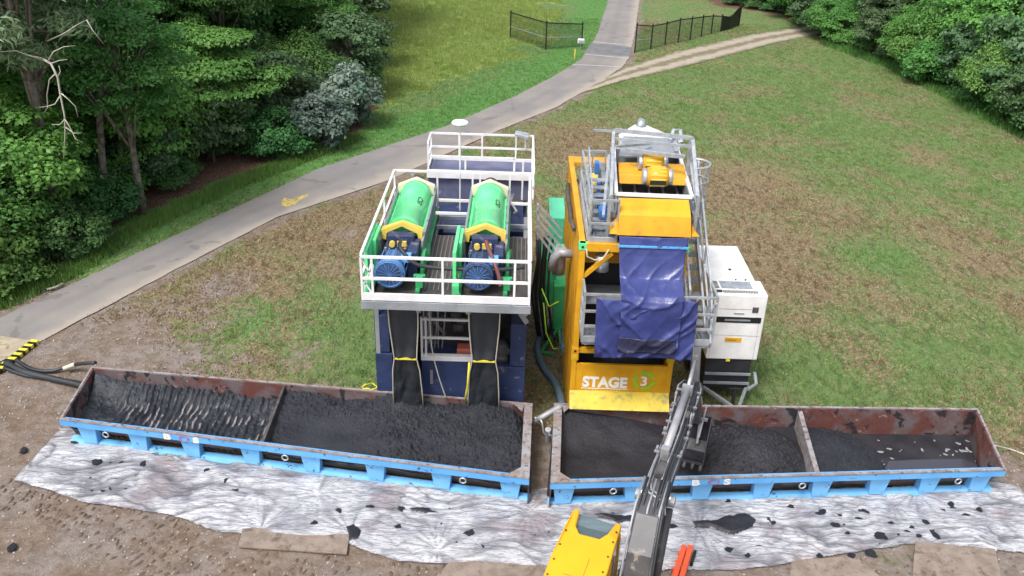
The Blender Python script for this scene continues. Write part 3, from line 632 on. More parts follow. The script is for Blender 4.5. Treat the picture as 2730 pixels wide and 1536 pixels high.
# bare trunks standing at the wood edge
def bare(px0, py0, px1, py1, y, r, label, name='tree_trunk'):
    a = Y(px0, py0, y); b_ = Y(px1, py1, y)
    o = thing(name, label, 'tree', (b_.x, b_.y, 0)); mb = MB(); p0 = Vector((b_.x, b_.y, 0)); n = 7
    pts = [p0.lerp(Vector((a.x, a.y+.3, a.z)), t/n) + Vector((random.uniform(-.06,.06), 0, 0)) for t in range(n+1)]
    mb.tube(pts, r, 10, r*.6); mb.build('trunk', 'bark', o, smooth=True)
    mb = MB()
    for k in range(5):
        s0 = pts[4+k%4]; e = s0 + Vector((random.uniform(-1,1), random.uniform(-.3,.3), random.uniform(.3,1.1))); mb.tube([s0, s0.lerp(e,.5)+Vector((0,0,-.1)), e], .04, 5, .012)
    mb.build('branch', 'bark', o); return o
bare(232, -60, 262, 540, G(262,545).y, .15, 'stout pale grey tree trunk showing between the shrubs at the left')
bare(325, -60, 345, 460, G(340,455).y, .12, 'slim grey trunk in the gap left of the yellow green tree')
bare(96, -60, 105, 560, G(100,560).y, .14, 'dim brown trunk behind the bleached dead branch')
bare(292, -60, 303, 500, G(300,505).y, .07, 'thin grey trunk just right of the stout pale trunk')
# bleached dead branch hanging at the upper left
dz = thing('dead_tree', 'bleached bare dead limb forking downwards among the left trees', 'dead branch', (-13, 24, 0))
yy = gl(140, 640, 0)[1]-1.2
def q(px, py, dy=0): return Y(px, py, yy+dy)
mb = MB()
mb.tube([q(0,150,1.5), q(60,135,.8), q(110,150,.3), q(128,160), q(145,195), q(152,240), q(162,290), q(164,330), q(160,400)], .05, 7, .014)
mb.build('limb', 'deadwood', dz, smooth=True); mb = MB()
for pts in ([q(110,150,.3), q(75,140), q(40,128), q(-5,130)], [q(128,160), q(150,152), q(170,150)], [q(140,185), q(124,200), q(118,240), q(120,270), q(110,285)], [q(154,235), q(172,250), q(190,268), q(196,295)],
            [q(152,240), q(138,262), q(118,268), q(98,270)], [q(163,300), q(176,320), q(190,350), q(208,358)], [q(163,300), q(150,314), q(130,313)], [q(165,320), q(185,335), q(205,335)], [q(120,155), q(135,130), q(160,118), q(190,115)],
            [q(120,103,.6), q(160,85,.5), q(195,62,.5), q(218,50,.5)], [q(218,50,.5), q(232,75,.5), q(260,110,.5)], [q(145,195), q(152,180), q(148,165)]):
    mb.tube(pts, .022, 5, .007)
mb.build('twigs', 'deadwood', dz, smooth=True)

# ------------------------------------------------------------------ mud bins
M['belly'] = pmat('dark_greasy_plate', (.035,.035,.02), .7, c2=(.07,.05,.03), s=3)
M['flake'] = pmat('grey_scum', (.3,.3,.32), .5)
def L3(a, b, t): return Vector(a).lerp(Vector(b), t)
def make_bin(label, A, B, C, D, stubs_px, div_px, wide_end, letter_x, ring_px):
    """A front-left, B front-right, C back-right, D back-left at the rim (z .85)"""
    o = thing('mud_bin', label, 'open bin', ((A[0]+B[0])/2, (A[1]+B[1])/2, 0), group=None)
    zt = .85; A, B, C, D = [Vector((p[0], p[1], zt)) for p in (A, B, C, D)]
    ux = (B-A).normalized(); uy = Vector((-ux.y, ux.x, 0))
    def at(u, v, z, fo=0.0): p = L3(A, B, u).lerp(L3(D, C, u), v) + uy*fo; p.z = z; return p
    fl = lambda u, z: L3(A, B, u) + uy*(.08+.42*(zt-z)/.72) + Vector((0,0,z-zt))
    # walls (closed slabs)
    mb = MB(); zb = .13
    def slab(p, q_, r, s, nrm, th):  # quad plus thickness
        n = nrm*th; mb.hexa([p, q_, q_+n, p+n], [s, r, r+n, s+n])
    mb.hexa([fl(0,zb)-uy*.04, fl(1,zb)-uy*.04, fl(1,zb)+uy*.02, fl(0,zb)+uy*.02], [A+uy*.03, B+uy*.03, B+uy*.09, A+uy*.09])
    Db, Cb = D-uy*.12, C-uy*.12
    lo = lambda p: Vector((p.x, p.y, zb))
    mb.hexa([lo(Db), lo(Cb), lo(Cb)+uy*.06, lo(Db)+uy*.06], [D-uy*.1, C-uy*.1, C-uy*.04, D-uy*.04])
    mb.hexa([fl(0,zb)+ux*.1, lo(Db)+ux*.1, lo(Db)+ux*.04, fl(0,zb)+ux*.04], [A+ux*.09+uy*.05, D+ux*.09-uy*.05, D+ux*.03-uy*.05, A+ux*.03+uy*.05])
    mb.hexa([fl(1,zb)-ux*.1, lo(Cb)-ux*.1, lo(Cb)-ux*.04, fl(1,zb)-ux*.04], [B-ux*.09+uy*.05, C-ux*.09-uy*.05, C-ux*.03-uy*.05, B-ux*.03+uy*.05])
    mb.build('wall', 'rustwall', o)
    mb = MB(); f0, f1 = fl(0,zb-.03), fl(1,zb-.03); g0, g1 = lo(Db), lo(Cb); g0.z = g1.z = zb-.03
    mb.hexa([f0, f1, g1, g0], [p+Vector((0,0,.025)) for p in (f0, f1, g1, g0)]); mb.build('floor', 'black', o)
    MB().hexa([fl(0,zb)-uy*.075, fl(1,zb)-uy*.075, fl(1,zb)-uy*.045, fl(0,zb)-uy*.045], [A+uy*.235+Vector((0,0,-.22)), B+uy*.235+Vector((0,0,-.22)), B+uy*.255+Vector((0,0,-.22)), A+uy*.255+Vector((0,0,-.22))]).build('belly_plate', 'belly', o)
    # rim flange
    mb = MB(); up = Vector((0,0,1)); wF, wB = .07, .06
    def flat_bar(p, q_, inward, wd, z0=.835, z1=.865):
        a, b_ = Vector(p), Vector(q_); mb.hexa([(*a.xy, z0), (*b_.xy, z0), (*(b_+inward*wd).xy, z0), (*(a+inward*wd).xy, z0)], [(*a.xy, z1), (*b_.xy, z1), (*(b_+inward*wd).xy, z1), (*(a+inward*wd).xy, z1)])
    flat_bar(A, B, uy, wF); flat_bar(D-uy*wB, C-uy*wB, uy, wB)
    el = {'L': (.2,.05), 'R': (.05,.2)}[wide_end]
    flat_bar(A+uy*wF, D-uy*wB, ux, el[1] if wide_end == 'R' and 0 else el[0], .832, .862); flat_bar(B+uy*wF-ux*el[1], C-uy*wB-ux*el[1], ux, el[1], .832, .862)
    e0, e1, sg = (A, D, 1) if wide_end == 'L' else (B, C, -1); wE = .2
    for p, dy in ((e0+uy*wF, 1), (e1-uy*wB, -1)):      # corner gussets of the wide end
        q0 = p+ux*sg*wE; mb.hexa([(*(q0).xy,.83), (*(q0+ux*sg*.28).xy,.83), (*(q0+ux*sg*.02+uy*dy*.3).xy,.83), (*(q0+uy*dy*.3).xy,.83)], [(*(q0).xy,.858), (*(q0+ux*sg*.28).xy,.858), (*(q0+ux*sg*.02+uy*dy*.3).xy,.858), (*(q0+uy*dy*.3).xy,.858)])
    mb.build('rim', 'rim', o)
    # dark end plate under the wide flange
    mb = MB(); q0, q1 = e0+uy*.12, e1-uy*.12
    mb.hexa([(*q0.xy,0), (*q1.xy,0), (*(q1+ux*sg*.03).xy,0), (*(q0+ux*sg*.03).xy,0)], [(*q0.xy,.828), (*q1.xy,.828), (*(q1+ux*sg*.03).xy,.828), (*(q0+ux*sg*.03).xy,.828)]); mb.build('end_plate', 'interior', o)
    # blue front beam, lower rail, gussets
    mb = MB(); a, b_ = A+uy*.012, B+uy*.012
    prof = [(0,.832),(.13,.832),(.13,.64),(.05,.63),(0,.67)]
    vs = [tuple((a+uy*y_).xy)+(z_,) for y_, z_ in prof] + [tuple((b_+uy*y_).xy)+(z_,) for y_, z_ in prof]; n = len(prof)
    mb.add(vs, [tuple(range(n)), tuple(range(n,2*n))[::-1]] + [(i,(i+1)%n,n+(i+1)%n,n+i) for i in range(n)]); mb.build('top_beam', 'binblue', o)
    mb = MB(); a, b_ = A+uy*.2, B+uy*.2
    mb.hexa([(*a.xy,0), (*b_.xy,0), (*(b_+uy*.16).xy,0), (*(a+uy*.16).xy,0)], [(*(a+uy*.04).xy,.13), (*(b_+uy*.04).xy,.13), (*(b_+uy*.16).xy,.15), (*(a+uy*.16).xy,.15)]); mb.build('lower_rail', 'binlit', o)
    for px, py in stubs_px:
        c = G(px, py, .6); u = (c-A).dot(ux)/(B-A).length; c = at(u, 0, 0)
        t0, t1 = c-ux*.24, c+ux*.24; b0, b1 = c-ux*.17, c+ux*.17
        MB().hexa([(*(b0+uy*.19).xy,.1), (*(b1+uy*.19).xy,.1), (*(b1+uy*.5).xy,.1), (*(b0+uy*.5).xy,.1)], [(*(t0+uy*.14).xy,.63), (*(t1+uy*.14).xy,.63), (*(t1+uy*.2).xy,.63), (*(t0+uy*.2).xy,.63)]).build('gusset', 'binlit', o, bevel=.012)
    for px, py in ring_px:
        c = G(px, py, .5); u = (c-A).dot(ux)/(B-A).length; c = at(u, 0, .56) + uy*.02
        MB().tube([c + Vector((math.cos(t)*.07*ux.x, math.cos(t)*.07*ux.y, math.sin(t)*.07)) for t in [i*math.pi/6 for i in range(13)]], .018, 6).build('lifting_ring', 'galv', o, smooth=True)
    # worn letters on the top beam
    u0 = (G(*letter_x, .75)-A).dot(ux)
    for i, ch in enumerate('BOS'):
        p = A + ux*(u0 + i*.36) + uy*.005; p.z = .675
        mt = Matrix((ux, Vector((0,0,1)), -uy)).transposed().to_4x4(); mt.translation = p
        text_part('letter', ch, o, mt, .2, 'lettering' if ch != 'O' else 'wornred', .006, .006, 1.7)
    o['_'] = 0; del o['_']
    return o, at, fl, (A, B, C, D, ux, uy)
M['wornred'] = pmat('worn_red_paint', (.35,.12,.2), .5, c2=(.2,.3,.6), s=9)
LB, atL, flL, qL = make_bin('long blue open mud bin on the left, full of scraped and crumbly black sludge', (-10.39,16.37), (.5,14.79), (.6,17.62), (-10.62,18.62),
    [(195,1095),(318,1118),(452,1137),(602,1163),(757,1185),(925,1203),(1098,1220),(1278,1232)], [(722,988),(680,1128)], 'R', (400,1108), [(275,1090),(712,1165),(1165,1210)])
RB, atR, flR, qR = make_bin('long blue open mud bin on the right with a puddle at its right end', (.97,14.68), (11.21,15.62), (11.65,18.02), (1.11,17.66),
    [(1422,1240),(1605,1245),(1780,1243),(1938,1240),(2085,1230),(2225,1215),(2352,1210),(2475,1200)], [(1990,1030),(2015,1200)], 'L', (1738,1212), [(1540,1235),(2018,1230),(2405,1212)])
def u_of(q_, px, py, z): A, B, C, D, ux, uy = q_; return (G(px, py, z)-A).dot(ux)/(B-A).length
def surface(name, at, u0, u1, hf, mat, nu, nv, attr=None, v0=.03, v1=.965):
    u = np.linspace(u0, u1, nu); v = np.linspace(v0, v1, nv); U, V_ = np.meshgrid(u, v, indexing='ij')
    xx = np.zeros_like(U); yy = np.zeros_like(U)
    a, b_, c, d = at(0,0,0), at(1,0,0), at(0,1,0), at(1,1,0)
    xx = (a.x*(1-U)+b_.x*U)*(1-V_)+(c.x*(1-U)+d.x*U)*V_; yy = (a.y*(1-U)+b_.y*U)*(1-V_)+(c.y*(1-U)+d.y*U)*V_
    Zs, extra = hf(U, V_, xx, yy)
    yy = yy + np.where(V_ < .3, (.85-Zs)*.5*(1-V_/.3), 0)
    i = np.arange(U.size).reshape(U.shape); Fc = np.stack([i[:-1,:-1], i[1:,:-1], i[1:,1:], i[:-1,1:]], -1).reshape(-1,4)
    return npmesh(name, np.stack([xx, yy, Zs], -1).reshape(-1,3), Fc, mat, attrs={'scrape': extra.ravel()} if extra is not None else None, smooth=True)
def crumble(x, y, s=1.0): return (fbm(x*5*s, y*5*s, 5, .7)-.5)*.12 + (np.maximum(fbm(x*15+5, y*15, 3)-.55, 0))*.28
uD = (u_of(qL, 722, 988, .8)+u_of(qL, 680, 1128, .8))/2
def hL1(U, V_, x, y):
    t = U/uD; ph = x*math.tau/.155 + np.sin(V_*4)*.5 + (fbm(x*1.5, y*1.1, 3)-.5)*9 + (fbm(x*5, y*2, 2)-.5)*1.5
    wv = np.sin(ph); amp = sst(.1,.3,t)*(1-sst(.9,1,t))*(.6+.6*fbm(x*.8, y*1.3, 3))
    z = .24 + .5*sst(.62,1.0,V_)*(.75-.35*sst(.3,.8,t)+.3*(fbm(x*2.5, x*0, 3)-.5)) + wv*.028*amp*(.6+.8*fbm(x*3, y*3, 2)) + (fbm(x*4, y*4, 4)-.5)*.09 + .2*sst(.14,.0,t)
    z = z + .06*np.exp(-((t-.28)**2*30+(V_-.3)**2*12))
    sc = sst(.35,.9,wv)*amp*sst(.52,.62,fbm(x*3.6+4, y*2.6, 3)+ .12*sst(.1,.4,V_)*sst(.95,.6,V_)-.0)*sst(.12,.3,V_)*sst(.9,.62,V_)
    z = z + crumble(x, y)*.35; sc = sc*sst(.44,.56,fbm(x*7+2, y*3.4, 3))*sst(.3,.5,t+.35*V_)
    return z, np.clip(sc*1.6, 0, 1)
tag(surface('sludge_bed', atL, .012, uD-.003, hL1, 'scraped', 420, 90), 'scraped dark sludge with pale ridge marks in the left compartment of the left bin', 'sludge')
def hL2(U, V_, x, y):
    t = (U-uD)/(1-uD); hollow = np.exp(-(((t-.2)/.2)**4 + ((V_-.34)/.3)**4))
    edge = sst(.72,1,V_); cur = np.maximum(np.exp(-((x+2.42)/.5)**2), np.exp(-((x+.6)/.5)**2))
    z = .5 + .2*sst(0,.4,V_) + crumble(x, y)*(1-.9*hollow) + (fbm(x*1.1, y*1.3+3, 2)-.5)*.3*(1-hollow) - .17*hollow - edge*(.02-.17*cur+.25*(fbm(x*2.2, x*0+4, 4)-.42)) + .06*cur*V_
    z = z - .12*sst(.12,0,V_) - .35*sst(.93,1,t)*sst(.3,.9,V_)
    return z, None
tag(surface('sludge_heap', atL, uD+.003, .985, hL2, 'sludge', 420, 170), 'crumbly black sludge heaped under the two curtains in the left bin', 'sludge')
uM = (u_of(qR, 1992, 1040, .8)+u_of(qR, 2018, 1200, .8))/2
pc = G(1885, 1125, .6); pc2 = G(2060, 1118, .6)
def hR1(U, V_, x, y):
    pile = np.clip(1-np.hypot((x-pc.x)/1.45, (y-pc.y)/1.35), 0, 1); sm = 1-sst(0,.25,pile)
    z = .3 + .38*sst(.55,1,V_)*sst(4.5,1.5,x) + (fbm(x*1.3, y*1.3, 3)-.5)*.14*sm + .62*pile**.85*.95 + crumble(x, y)*(1-sm)*.9 + .1*sst(.15,0,U/uM) - .08*sst(.1,0,V_)*sm
    return np.minimum(z, .93), None
tag(surface('sludge_floor', atR, .018, uM-.003, hR1, 'sludgefloor', 420, 170), 'smooth black sludge with a round pile beside the excavator bucket in the right bin', 'sludge')
def hR2(U, V_, x, y):
    pile = np.clip(1-np.hypot((x-pc2.x)/1.75, (y-pc2.y)/1.75), 0, 1); z = .08 + .62*pile + crumble(x, y, 1.2)*sst(0,.2,pile)*.6
    return z, None
tag(surface('sludge_pile', atR, uM+.004, uM+.2, hR2, 'sludge', 220, 170), 'black sludge pile sloping down to the puddle, right of the divider', 'sludge')
A, B, C, D, ux, uy = qR
def plate(parent, at, u, z1, th, mat, name='divider', tilt=0):
    mb = MB(); a, b_ = at(u, .05, .14, .35), at(u+tilt, .955, .14); c, d = at(u+tilt, .955, z1), at(u, .05, z1)
    n = Vector((1,0,0))*th; mb.hexa([a, a+n, b_+n, b_], [d, d+n, c+n, c]); return mb.build(name, mat, parent)
plate(LB, atL, uD-.002, .82, .06, 'interior'); plate(RB, atR, uM-.002, .8, .11, 'rim')
# puddle and debris on the empty floor
pts = [(2235,1160),(2300,1156),(2420,1154),(2452,1166),(2470,1180),(2440,1190),(2360,1192),(2270,1196),(2215,1198),(2225,1180)]
flat('puddle', [tuple(G(*p, .135)[:2]) for p in pts], .135, 'water', kind=None); tag(bpy.data.objects['puddle'], 'grey shallow puddle on the floor of the right bin', 'puddle')
ran = random.Random(5); deb = []
for i in range(46):
    px = ran.uniform(2170, 2480); py = ran.uniform(1108, 1185)
    if 2250 < px < 2430 and py > 1152: continue
    if not deb:
        mb = MB(); r_ = [(ran.uniform(.7,1.2)) for _ in range(7)]; mb.prism([(math.cos(k*.9)*.07*r_[k], math.sin(k*.9)*.03*r_[k]) for k in range(7)], Matrix.Identity(4), .012); d0 = mb.build('debris_flake', 'flake'); o = d0
    else: o = d0.copy(); COL.objects.link(o)
    deb.append(o); p = G(px, py, .125); o.location = (p.x, p.y, .125); o.rotation_euler = (0, 0, ran.uniform(0, 3.1)); s = ran.uniform(.3, 1.2); o.scale = (s, s, 1)
    tag(o, 'pale flake of debris on the wet floor of the right bin', 'debris', 'flakes of debris in the right bin')

# ------------------------------------------------------------------ plastic sheeting with clods
outl = [(150,1078),(120,1110),(75,1160),(35,1208),(90,1225),(200,1262),(330,1283),(430,1300),(520,1330),(600,1345),(700,1357),(800,1364),(868,1364),(905,1385),(990,1412),(1100,1420),(1240,1424),(1360,1428),(1500,1436),(1600,1440),(1720,1434),(1850,1438),(1980,1420),(2080,1405),(2200,1380),(2300,1372),(2400,1385),(2600,1396),(2640,1300),(2562,1225),(2500,1200),(2300,1200),(1900,1230),(1300,1230),(800,1170),(300,1085)]
op = gp(outl)
gx = np.arange(-11.5, 13.2, .035); gy = np.arange(12.3, 18.0, .022); X2, Y2 = np.meshgrid(gx, gy, indexing='ij')
wx = X2 + (fbm(X2*2, Y2*2, 3)-.5)*.12; wy = Y2 + (fbm(X2*2+7, Y2*2, 3)-.5)*.12
ins = inside(wx, wy, op)
warp = (fbm(X2*.7, Y2*.7, 3)-.5)*2.2
def ridge(a): return 1-np.abs(2*a-1)
lines = lambda a, p: ridge(a)**p
w2 = (fbm(X2*1.9+3, Y2*2.3, 3)-.5)*1.6
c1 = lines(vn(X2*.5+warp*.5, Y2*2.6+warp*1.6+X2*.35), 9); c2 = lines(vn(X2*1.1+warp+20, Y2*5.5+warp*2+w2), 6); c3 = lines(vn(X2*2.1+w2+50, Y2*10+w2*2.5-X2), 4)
pt = sst(.3,.62,fbm(X2*.9+11, Y2*1.6, 3)); cre = np.clip(c1*.9 + c2*(.35+.6*pt) + c3*(.15+.5*(1-pt)), 0, 1)  # mask of crease lines that get painted shade
fold = .08*fbm(X2*1.2, Y2*3.2, 3) + .03*vn(X2*4, Y2*11) - .05*c1 - .035*c2 - .015*c3 + .015
for sx, sy in ((800,1243),(1330,1290),(2238,1262),(880,1345),(655,1332),(1100,1385),(2300,1240),(1755,1330)):
    c = G(sx, sy); dx, dy = X2-c.x, Y2-c.y; rr = np.hypot(dx, dy); an = np.arctan2(dy, dx)
    wgt = np.exp(-(rr/.85)**2); star = ridge(vn(an*5.5+40, rr*.5+sx))**4*sst(.02,.12,rr); fold = fold*(1-wgt) + (.07*sst(0,.3,rr)-.035*star)*wgt; cre = cre*(1-wgt)+star*wgt*.95
ed = segdist(X2, Y2, op+[op[0]]); Zs = .012 + np.maximum(fold, 0)*np.clip(ed/.15, .25, 1)
i = np.arange(X2.size).reshape(X2.shape); q4 = np.stack([i[:-1,:-1], i[1:,:-1], i[1:,1:], i[:-1,1:]], -1).reshape(-1,4); q4 = q4[ins.ravel()[q4].all(1)]
used = np.unique(q4); mp_ = np.full(X2.size, -1); mp_[used] = np.arange(len(used))
ps = npmesh('plastic_sheet', np.stack([X2, Y2, Zs], -1).reshape(-1,3)[used], mp_[q4], 'sheet', attrs={'crease_shade': cre.ravel()[used]}, smooth=True)
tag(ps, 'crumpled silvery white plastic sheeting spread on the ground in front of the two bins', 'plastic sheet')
def clod(seed, flatn=.45):
    r = random.Random(seed); mb = MB(); n, k = 10, 6; ph = [r.uniform(.65,1.25) for _ in range(n)]
    for j in range(k+1):
        for i_ in range(n):
            a = i_*math.tau/n; e = j/k*math.pi/2; mb.v.append((math.cos(a)*math.cos(e)*ph[i_]*r.uniform(.85,1.1), math.sin(a)*math.cos(e)*ph[(i_*3)%n]*r.uniform(.85,1.1), math.sin(e)*flatn*r.uniform(.85,1.15)))
    for j in range(k):
        for i_ in range(n): mb.f.append((j*n+i_, j*n+(i_+1)%n, (j+1)*n+(i_+1)%n, (j+1)*n+i_))
    return mb.build('mud_clod', 'sludge', smooth=True)
base = [clod(s) for s in range(4)]; first = [True]*4
spots = [(385,1147),(420,1152),(360,1170),(243,1165),(190,1115),(60,1135),(30,1381),(700,1155),(710,1230),(930,1280),(1010,1285),(1095,1290),(1110,1320),(1230,1290),(1280,1310),(1180,1345),(1150,1370),(1290,1250),(760,1290),(790,1320),(830,1265),(850,1290),(640,1255),(590,1240),(1700,1310),(1690,1330),(1720,1300),(1830,1265),(1860,1300),(1930,1310),(1945,1318),(1890,1350),(2070,1290),(2110,1300),(2175,1290),(2130,1345),(2210,1350),(2225,1355),(2280,1340),(2290,1330),(2325,1315),(2250,1300),(2390,1275),(2370,1290),(2425,1300),(2460,1285),(2140,1400),(2190,1395),(2030,1385),(2060,1400),(1830,1385),(1610,1395),(1910,1380),(1880,1400),(2350,1350),(2100,1325),(1990,1280),(2160,1310),(520,1190),(570,1210),(450,1200),(1000,1330),(1060,1345),(2240,1320),(2310,1350)]
for k in range(190):
    spots.append((ran.uniform(200, 2350), None))
for i, sp in enumerate(spots):
    px, py = sp
    if py is None:
        lo_, hi_ = np.interp(px, [200,700,1300,2000,2400], [1150,1215,1290,1290,1260]), np.interp(px, [200,700,1300,2000,2400], [1240,1340,1410,1400,1350]); py = ran.uniform(lo_, hi_)
    b0 = base[i%4]; o = b0 if first[i%4] else b0.copy()
    if not first[i%4]: COL.objects.link(o)
    first[i%4] = False; p = G(px, py); s = ran.uniform(.055, .12) if sp[1] else ran.uniform(.012,.038)
    o.location = (p.x, p.y, .035); o.scale = (s*ran.uniform(1,1.7), s, s); o.rotation_euler = (0,0,ran.uniform(0,3))
    tag(o, 'small black clod of sludge dropped in front of the bins', 'clod', 'sludge clods scattered around the plastic sheet')
def splat(name, pts, h, label, z0=.05):
    poly = [tuple(G(*p)[:2]) for p in pts]; px_ = np.array(poly); x0, y0 = px_.min(0)-.05; x1, y1 = px_.max(0)+.05
    XX, YY = np.meshgrid(np.arange(x0, x1, .025), np.arange(y0, y1, .025), indexing='ij')
    wx, wy = XX+(fbm(XX*5, YY*5, 3)-.5)*.16, YY+(fbm(XX*5+3, YY*5, 3)-.5)*.12
    ii = inside(wx, wy, poly); ed = segdist(wx, wy, poly+[poly[0]]); Zz = z0 + np.minimum(ed*1.0, h) + (fbm(XX*9, YY*9, 3)-.5)*.02
    i = np.arange(XX.size).reshape(XX.shape); q4 = np.stack([i[:-1,:-1], i[1:,:-1], i[1:,1:], i[:-1,1:]], -1).reshape(-1,4); q4 = q4[ii.ravel()[q4].all(1)]
    us = np.unique(q4); mm = np.full(XX.size, -1); mm[us] = np.arange(len(us)); o = npmesh(name, np.stack([XX, YY, Zz], -1).reshape(-1,3)[us], mm[q4], 'sludgewet', smooth=True); tag(o, label, 'sludge'); return o
splat('sludge_spill', [(1735,1318),(1790,1312),(1830,1300),(1875,1296),(1898,1312),(1892,1335),(1850,1352),(1815,1345),(1790,1335),(1750,1332)], .07, 'large black puddle of spilled sludge on the sheeting right of the excavator boom')
splat('sludge_spill', [(1480,1295),(1530,1296),(1590,1302),(1600,1318),(1560,1325),(1520,1310)], .05, 'narrow black spill of sludge behind the cab of the yellow excavator')
splat('sludge_spill', [(872,1330),(893,1322),(905,1340),(900,1360),(884,1366),(870,1350)], .05, 'black sludge splash at the lower fold of the sheeting, left of centre')
splat('sludge_spill', [(1025,1280),(1080,1282),(1110,1296),(1090,1302),(1040,1292)], .04, 'thin black smear of sludge on the sheeting below the left bin')
splat('sludge_spill', [(2044,1296),(2070,1288),(2078,1300),(2060,1306)], .03, 'small black smear of sludge right of the large spill')
def lumps(name, P_, sx, sy, h, ang, mat, label, cat):
    n = len(P_); k = 6; a = np.arange(k)*2*np.pi/k; g = np.random.default_rng(5); jr = g.uniform(.7,1.25,(n,k))
    lx = np.cos(a)[None]*sx[:,None]*jr; ly = np.sin(a)[None]*sy[:,None]*jr; ca, sa = np.cos(ang)[:,None], np.sin(ang)[:,None]
    ring = np.stack([P_[:,0:1]+lx*ca-ly*sa, P_[:,1:2]+lx*sa+ly*ca, np.full((n,k), -.01)], -1); top = np.stack([P_[:,0], P_[:,1], h], -1)[:,None]
    V = np.concatenate([ring, top], 1); b0 = np.arange(n)[:,None,None]*(k+1); t = np.stack([np.arange(k), (np.arange(k)+1)%k, np.full(k, k)], -1)[None]; o = npmesh(name, V.reshape(-1,3), (b0+t).reshape(-1,3), mat, smooth=False); tag(o, label, cat, kind='stuff')
M['soildark'] = pmat('dark_turned_soil', (.1,.07,.05), .95, c2=(.17,.125,.095), s=3)
M['pebble'] = pmat('pale_gravel', (.4,.36,.33), .9, c2=(.22,.19,.17), s=6)
L_ = []
for pth, wd in (([(25,1205),(180,1245),(330,1310),(450,1390),(560,1470)], .55), ([(-30,1235),(120,1270),(260,1340),(350,1420),(400,1480)], .3), ([(640,1400),(760,1425),(860,1470)], .6), ([(960,1440),(1150,1455),(1300,1460)], .3)):
    q_ = resamp(gp(pth), 400); dd_ = np.r_[0, np.cumsum(np.hypot(*np.diff(q_, axis=0).T))]
    for d_ in np.arange(0, dd_[-1], .17):
        i_ = min(np.searchsorted(dd_, d_), 398); t_ = q_[i_+1]-q_[i_]; t_ = t_/np.hypot(*t_); nn_ = np.array([-t_[1], t_[0]])
        for off in np.arange(-wd, wd+.01, .26):
            if random.random() < .28: continue
            c_ = q_[i_]+nn_*(off+random.uniform(-.06,.06))+t_*random.uniform(-.03,.03); L_.append((*c_, math.atan2(nn_[1], nn_[0])+random.uniform(-.4,.4)))
L_ = np.array(L_); n_ = len(L_); lumps('tread_ridges', L_[:,:2], g.uniform(.05,.1,n_), g.uniform(.025,.05,n_), g.uniform(.02,.045,n_), L_[:,2], 'soildark', 'dark lumps of soil pressed up by tracks in the foreground', 'soil ridges')
px_ = g.uniform(-18, 14, 9000); py_ = g.uniform(12, 27, 9000); ok = (lookup(soil, px_, py_) > g.uniform(.4,.9,9000)) & ~inside(px_, py_, list(roadL)+list(roadR)[::-1]) & ~inside(px_, py_, op)
P_ = np.stack([px_[ok], py_[ok]], -1); n_ = len(P_); lumps('gravel', P_, g.uniform(.012,.035,n_), g.uniform(.012,.03,n_), g.uniform(.01,.03,n_), g.uniform(0,3,n_), 'pebble', 'pale gravel scattered over the bare soil', 'gravel')
ok = ~ok & (lookup(soil, px_, py_) > .5) & ~inside(px_, py_, list(roadL)+list(roadR)[::-1]) & ~inside(px_, py_, op); P_ = np.stack([px_[ok], py_[ok]], -1)[:1500]; n_ = len(P_); lumps('soil_crumbs', P_, g.uniform(.02,.06,n_), g.uniform(.015,.04,n_), g.uniform(.01,.04,n_), g.uniform(0,3,n_), 'soildark', 'dark crumbs of soil scattered over the bare ground', 'soil crumbs')
px_ = g.uniform(-16, 12, 30000); py_ = g.uniform(19, 85, 30000); ok = inside(px_, py_, list(roadL)+list(roadR)[::-1]); ed_ = np.minimum(segdist(px_, py_, roadL), segdist(px_, py_, roadR)); ok &= (ed_ < .35) | (g.random(30000) < .12); P_ = np.stack([px_[ok], py_[ok]], -1); n_ = len(P_); P3 = P_; lumps('road_grit', P_, g.uniform(.015,.05,n_), g.uniform(.01,.03,n_), g.uniform(.018,.03,n_), g.uniform(0,3,n_), 'pebble', 'grit and pale leaf scraps lying on the asphalt road', 'grit')
# boards
def board(name, pts, label, z=.02, th=.04, mat='mat'):
    P4 = [G(*p) for p in pts]; o = MB().hexa([(p.x, p.y, z) for p in P4], [(p.x, p.y, z+th) for p in P4]).build(name, mat, bevel=.006); tag(o, label, 'ground board'); return o
board('ground_board', [(600,1380),(872,1398),(880,1350),(612,1330)], 'muddy rectangular ground board half covered by the sheeting at the lower left')
board('ground_board', [(1070,1480),(1430,1490),(1400,1400),(1150,1395)], 'muddy ground board left of the excavator at the bottom of the photo', z=-.01)
board('ground_board', [(2290,1480),(2520,1470),(2500,1385),(2300,1365)], 'grey ground board at the lower right beyond the sheeting')
board('ground_board', [(1980,1500),(2240,1475),(2150,1400),(1990,1410)], 'grey ground board beside the lower right one, partly under the sheeting', z=-.01)
rb = thing('cable_ramp_board', 'tan board with a yellow and black edge, at the left over the hoses', 'ramp board', tuple(G(40,885)))
c4 = [G(-90,905), G(55,898), G(88,862), G(-60,838)]
MB().hexa([(p.x,p.y,.0) for p in c4], [(p.x,p.y,.05) for p in c4]).build('board', 'ramp', rb)
e0, e1 = G(-8,940), G(90,862)
for i in range(14):
    a, b_ = L3(e0, e1, i/14), L3(e0, e1, (i+1)/14); MB().bar((a.x,a.y,.055), (b_.x,b_.y,.055), .22, .09).build('edge_block', 'ropey' if i % 2 else 'post', rb)
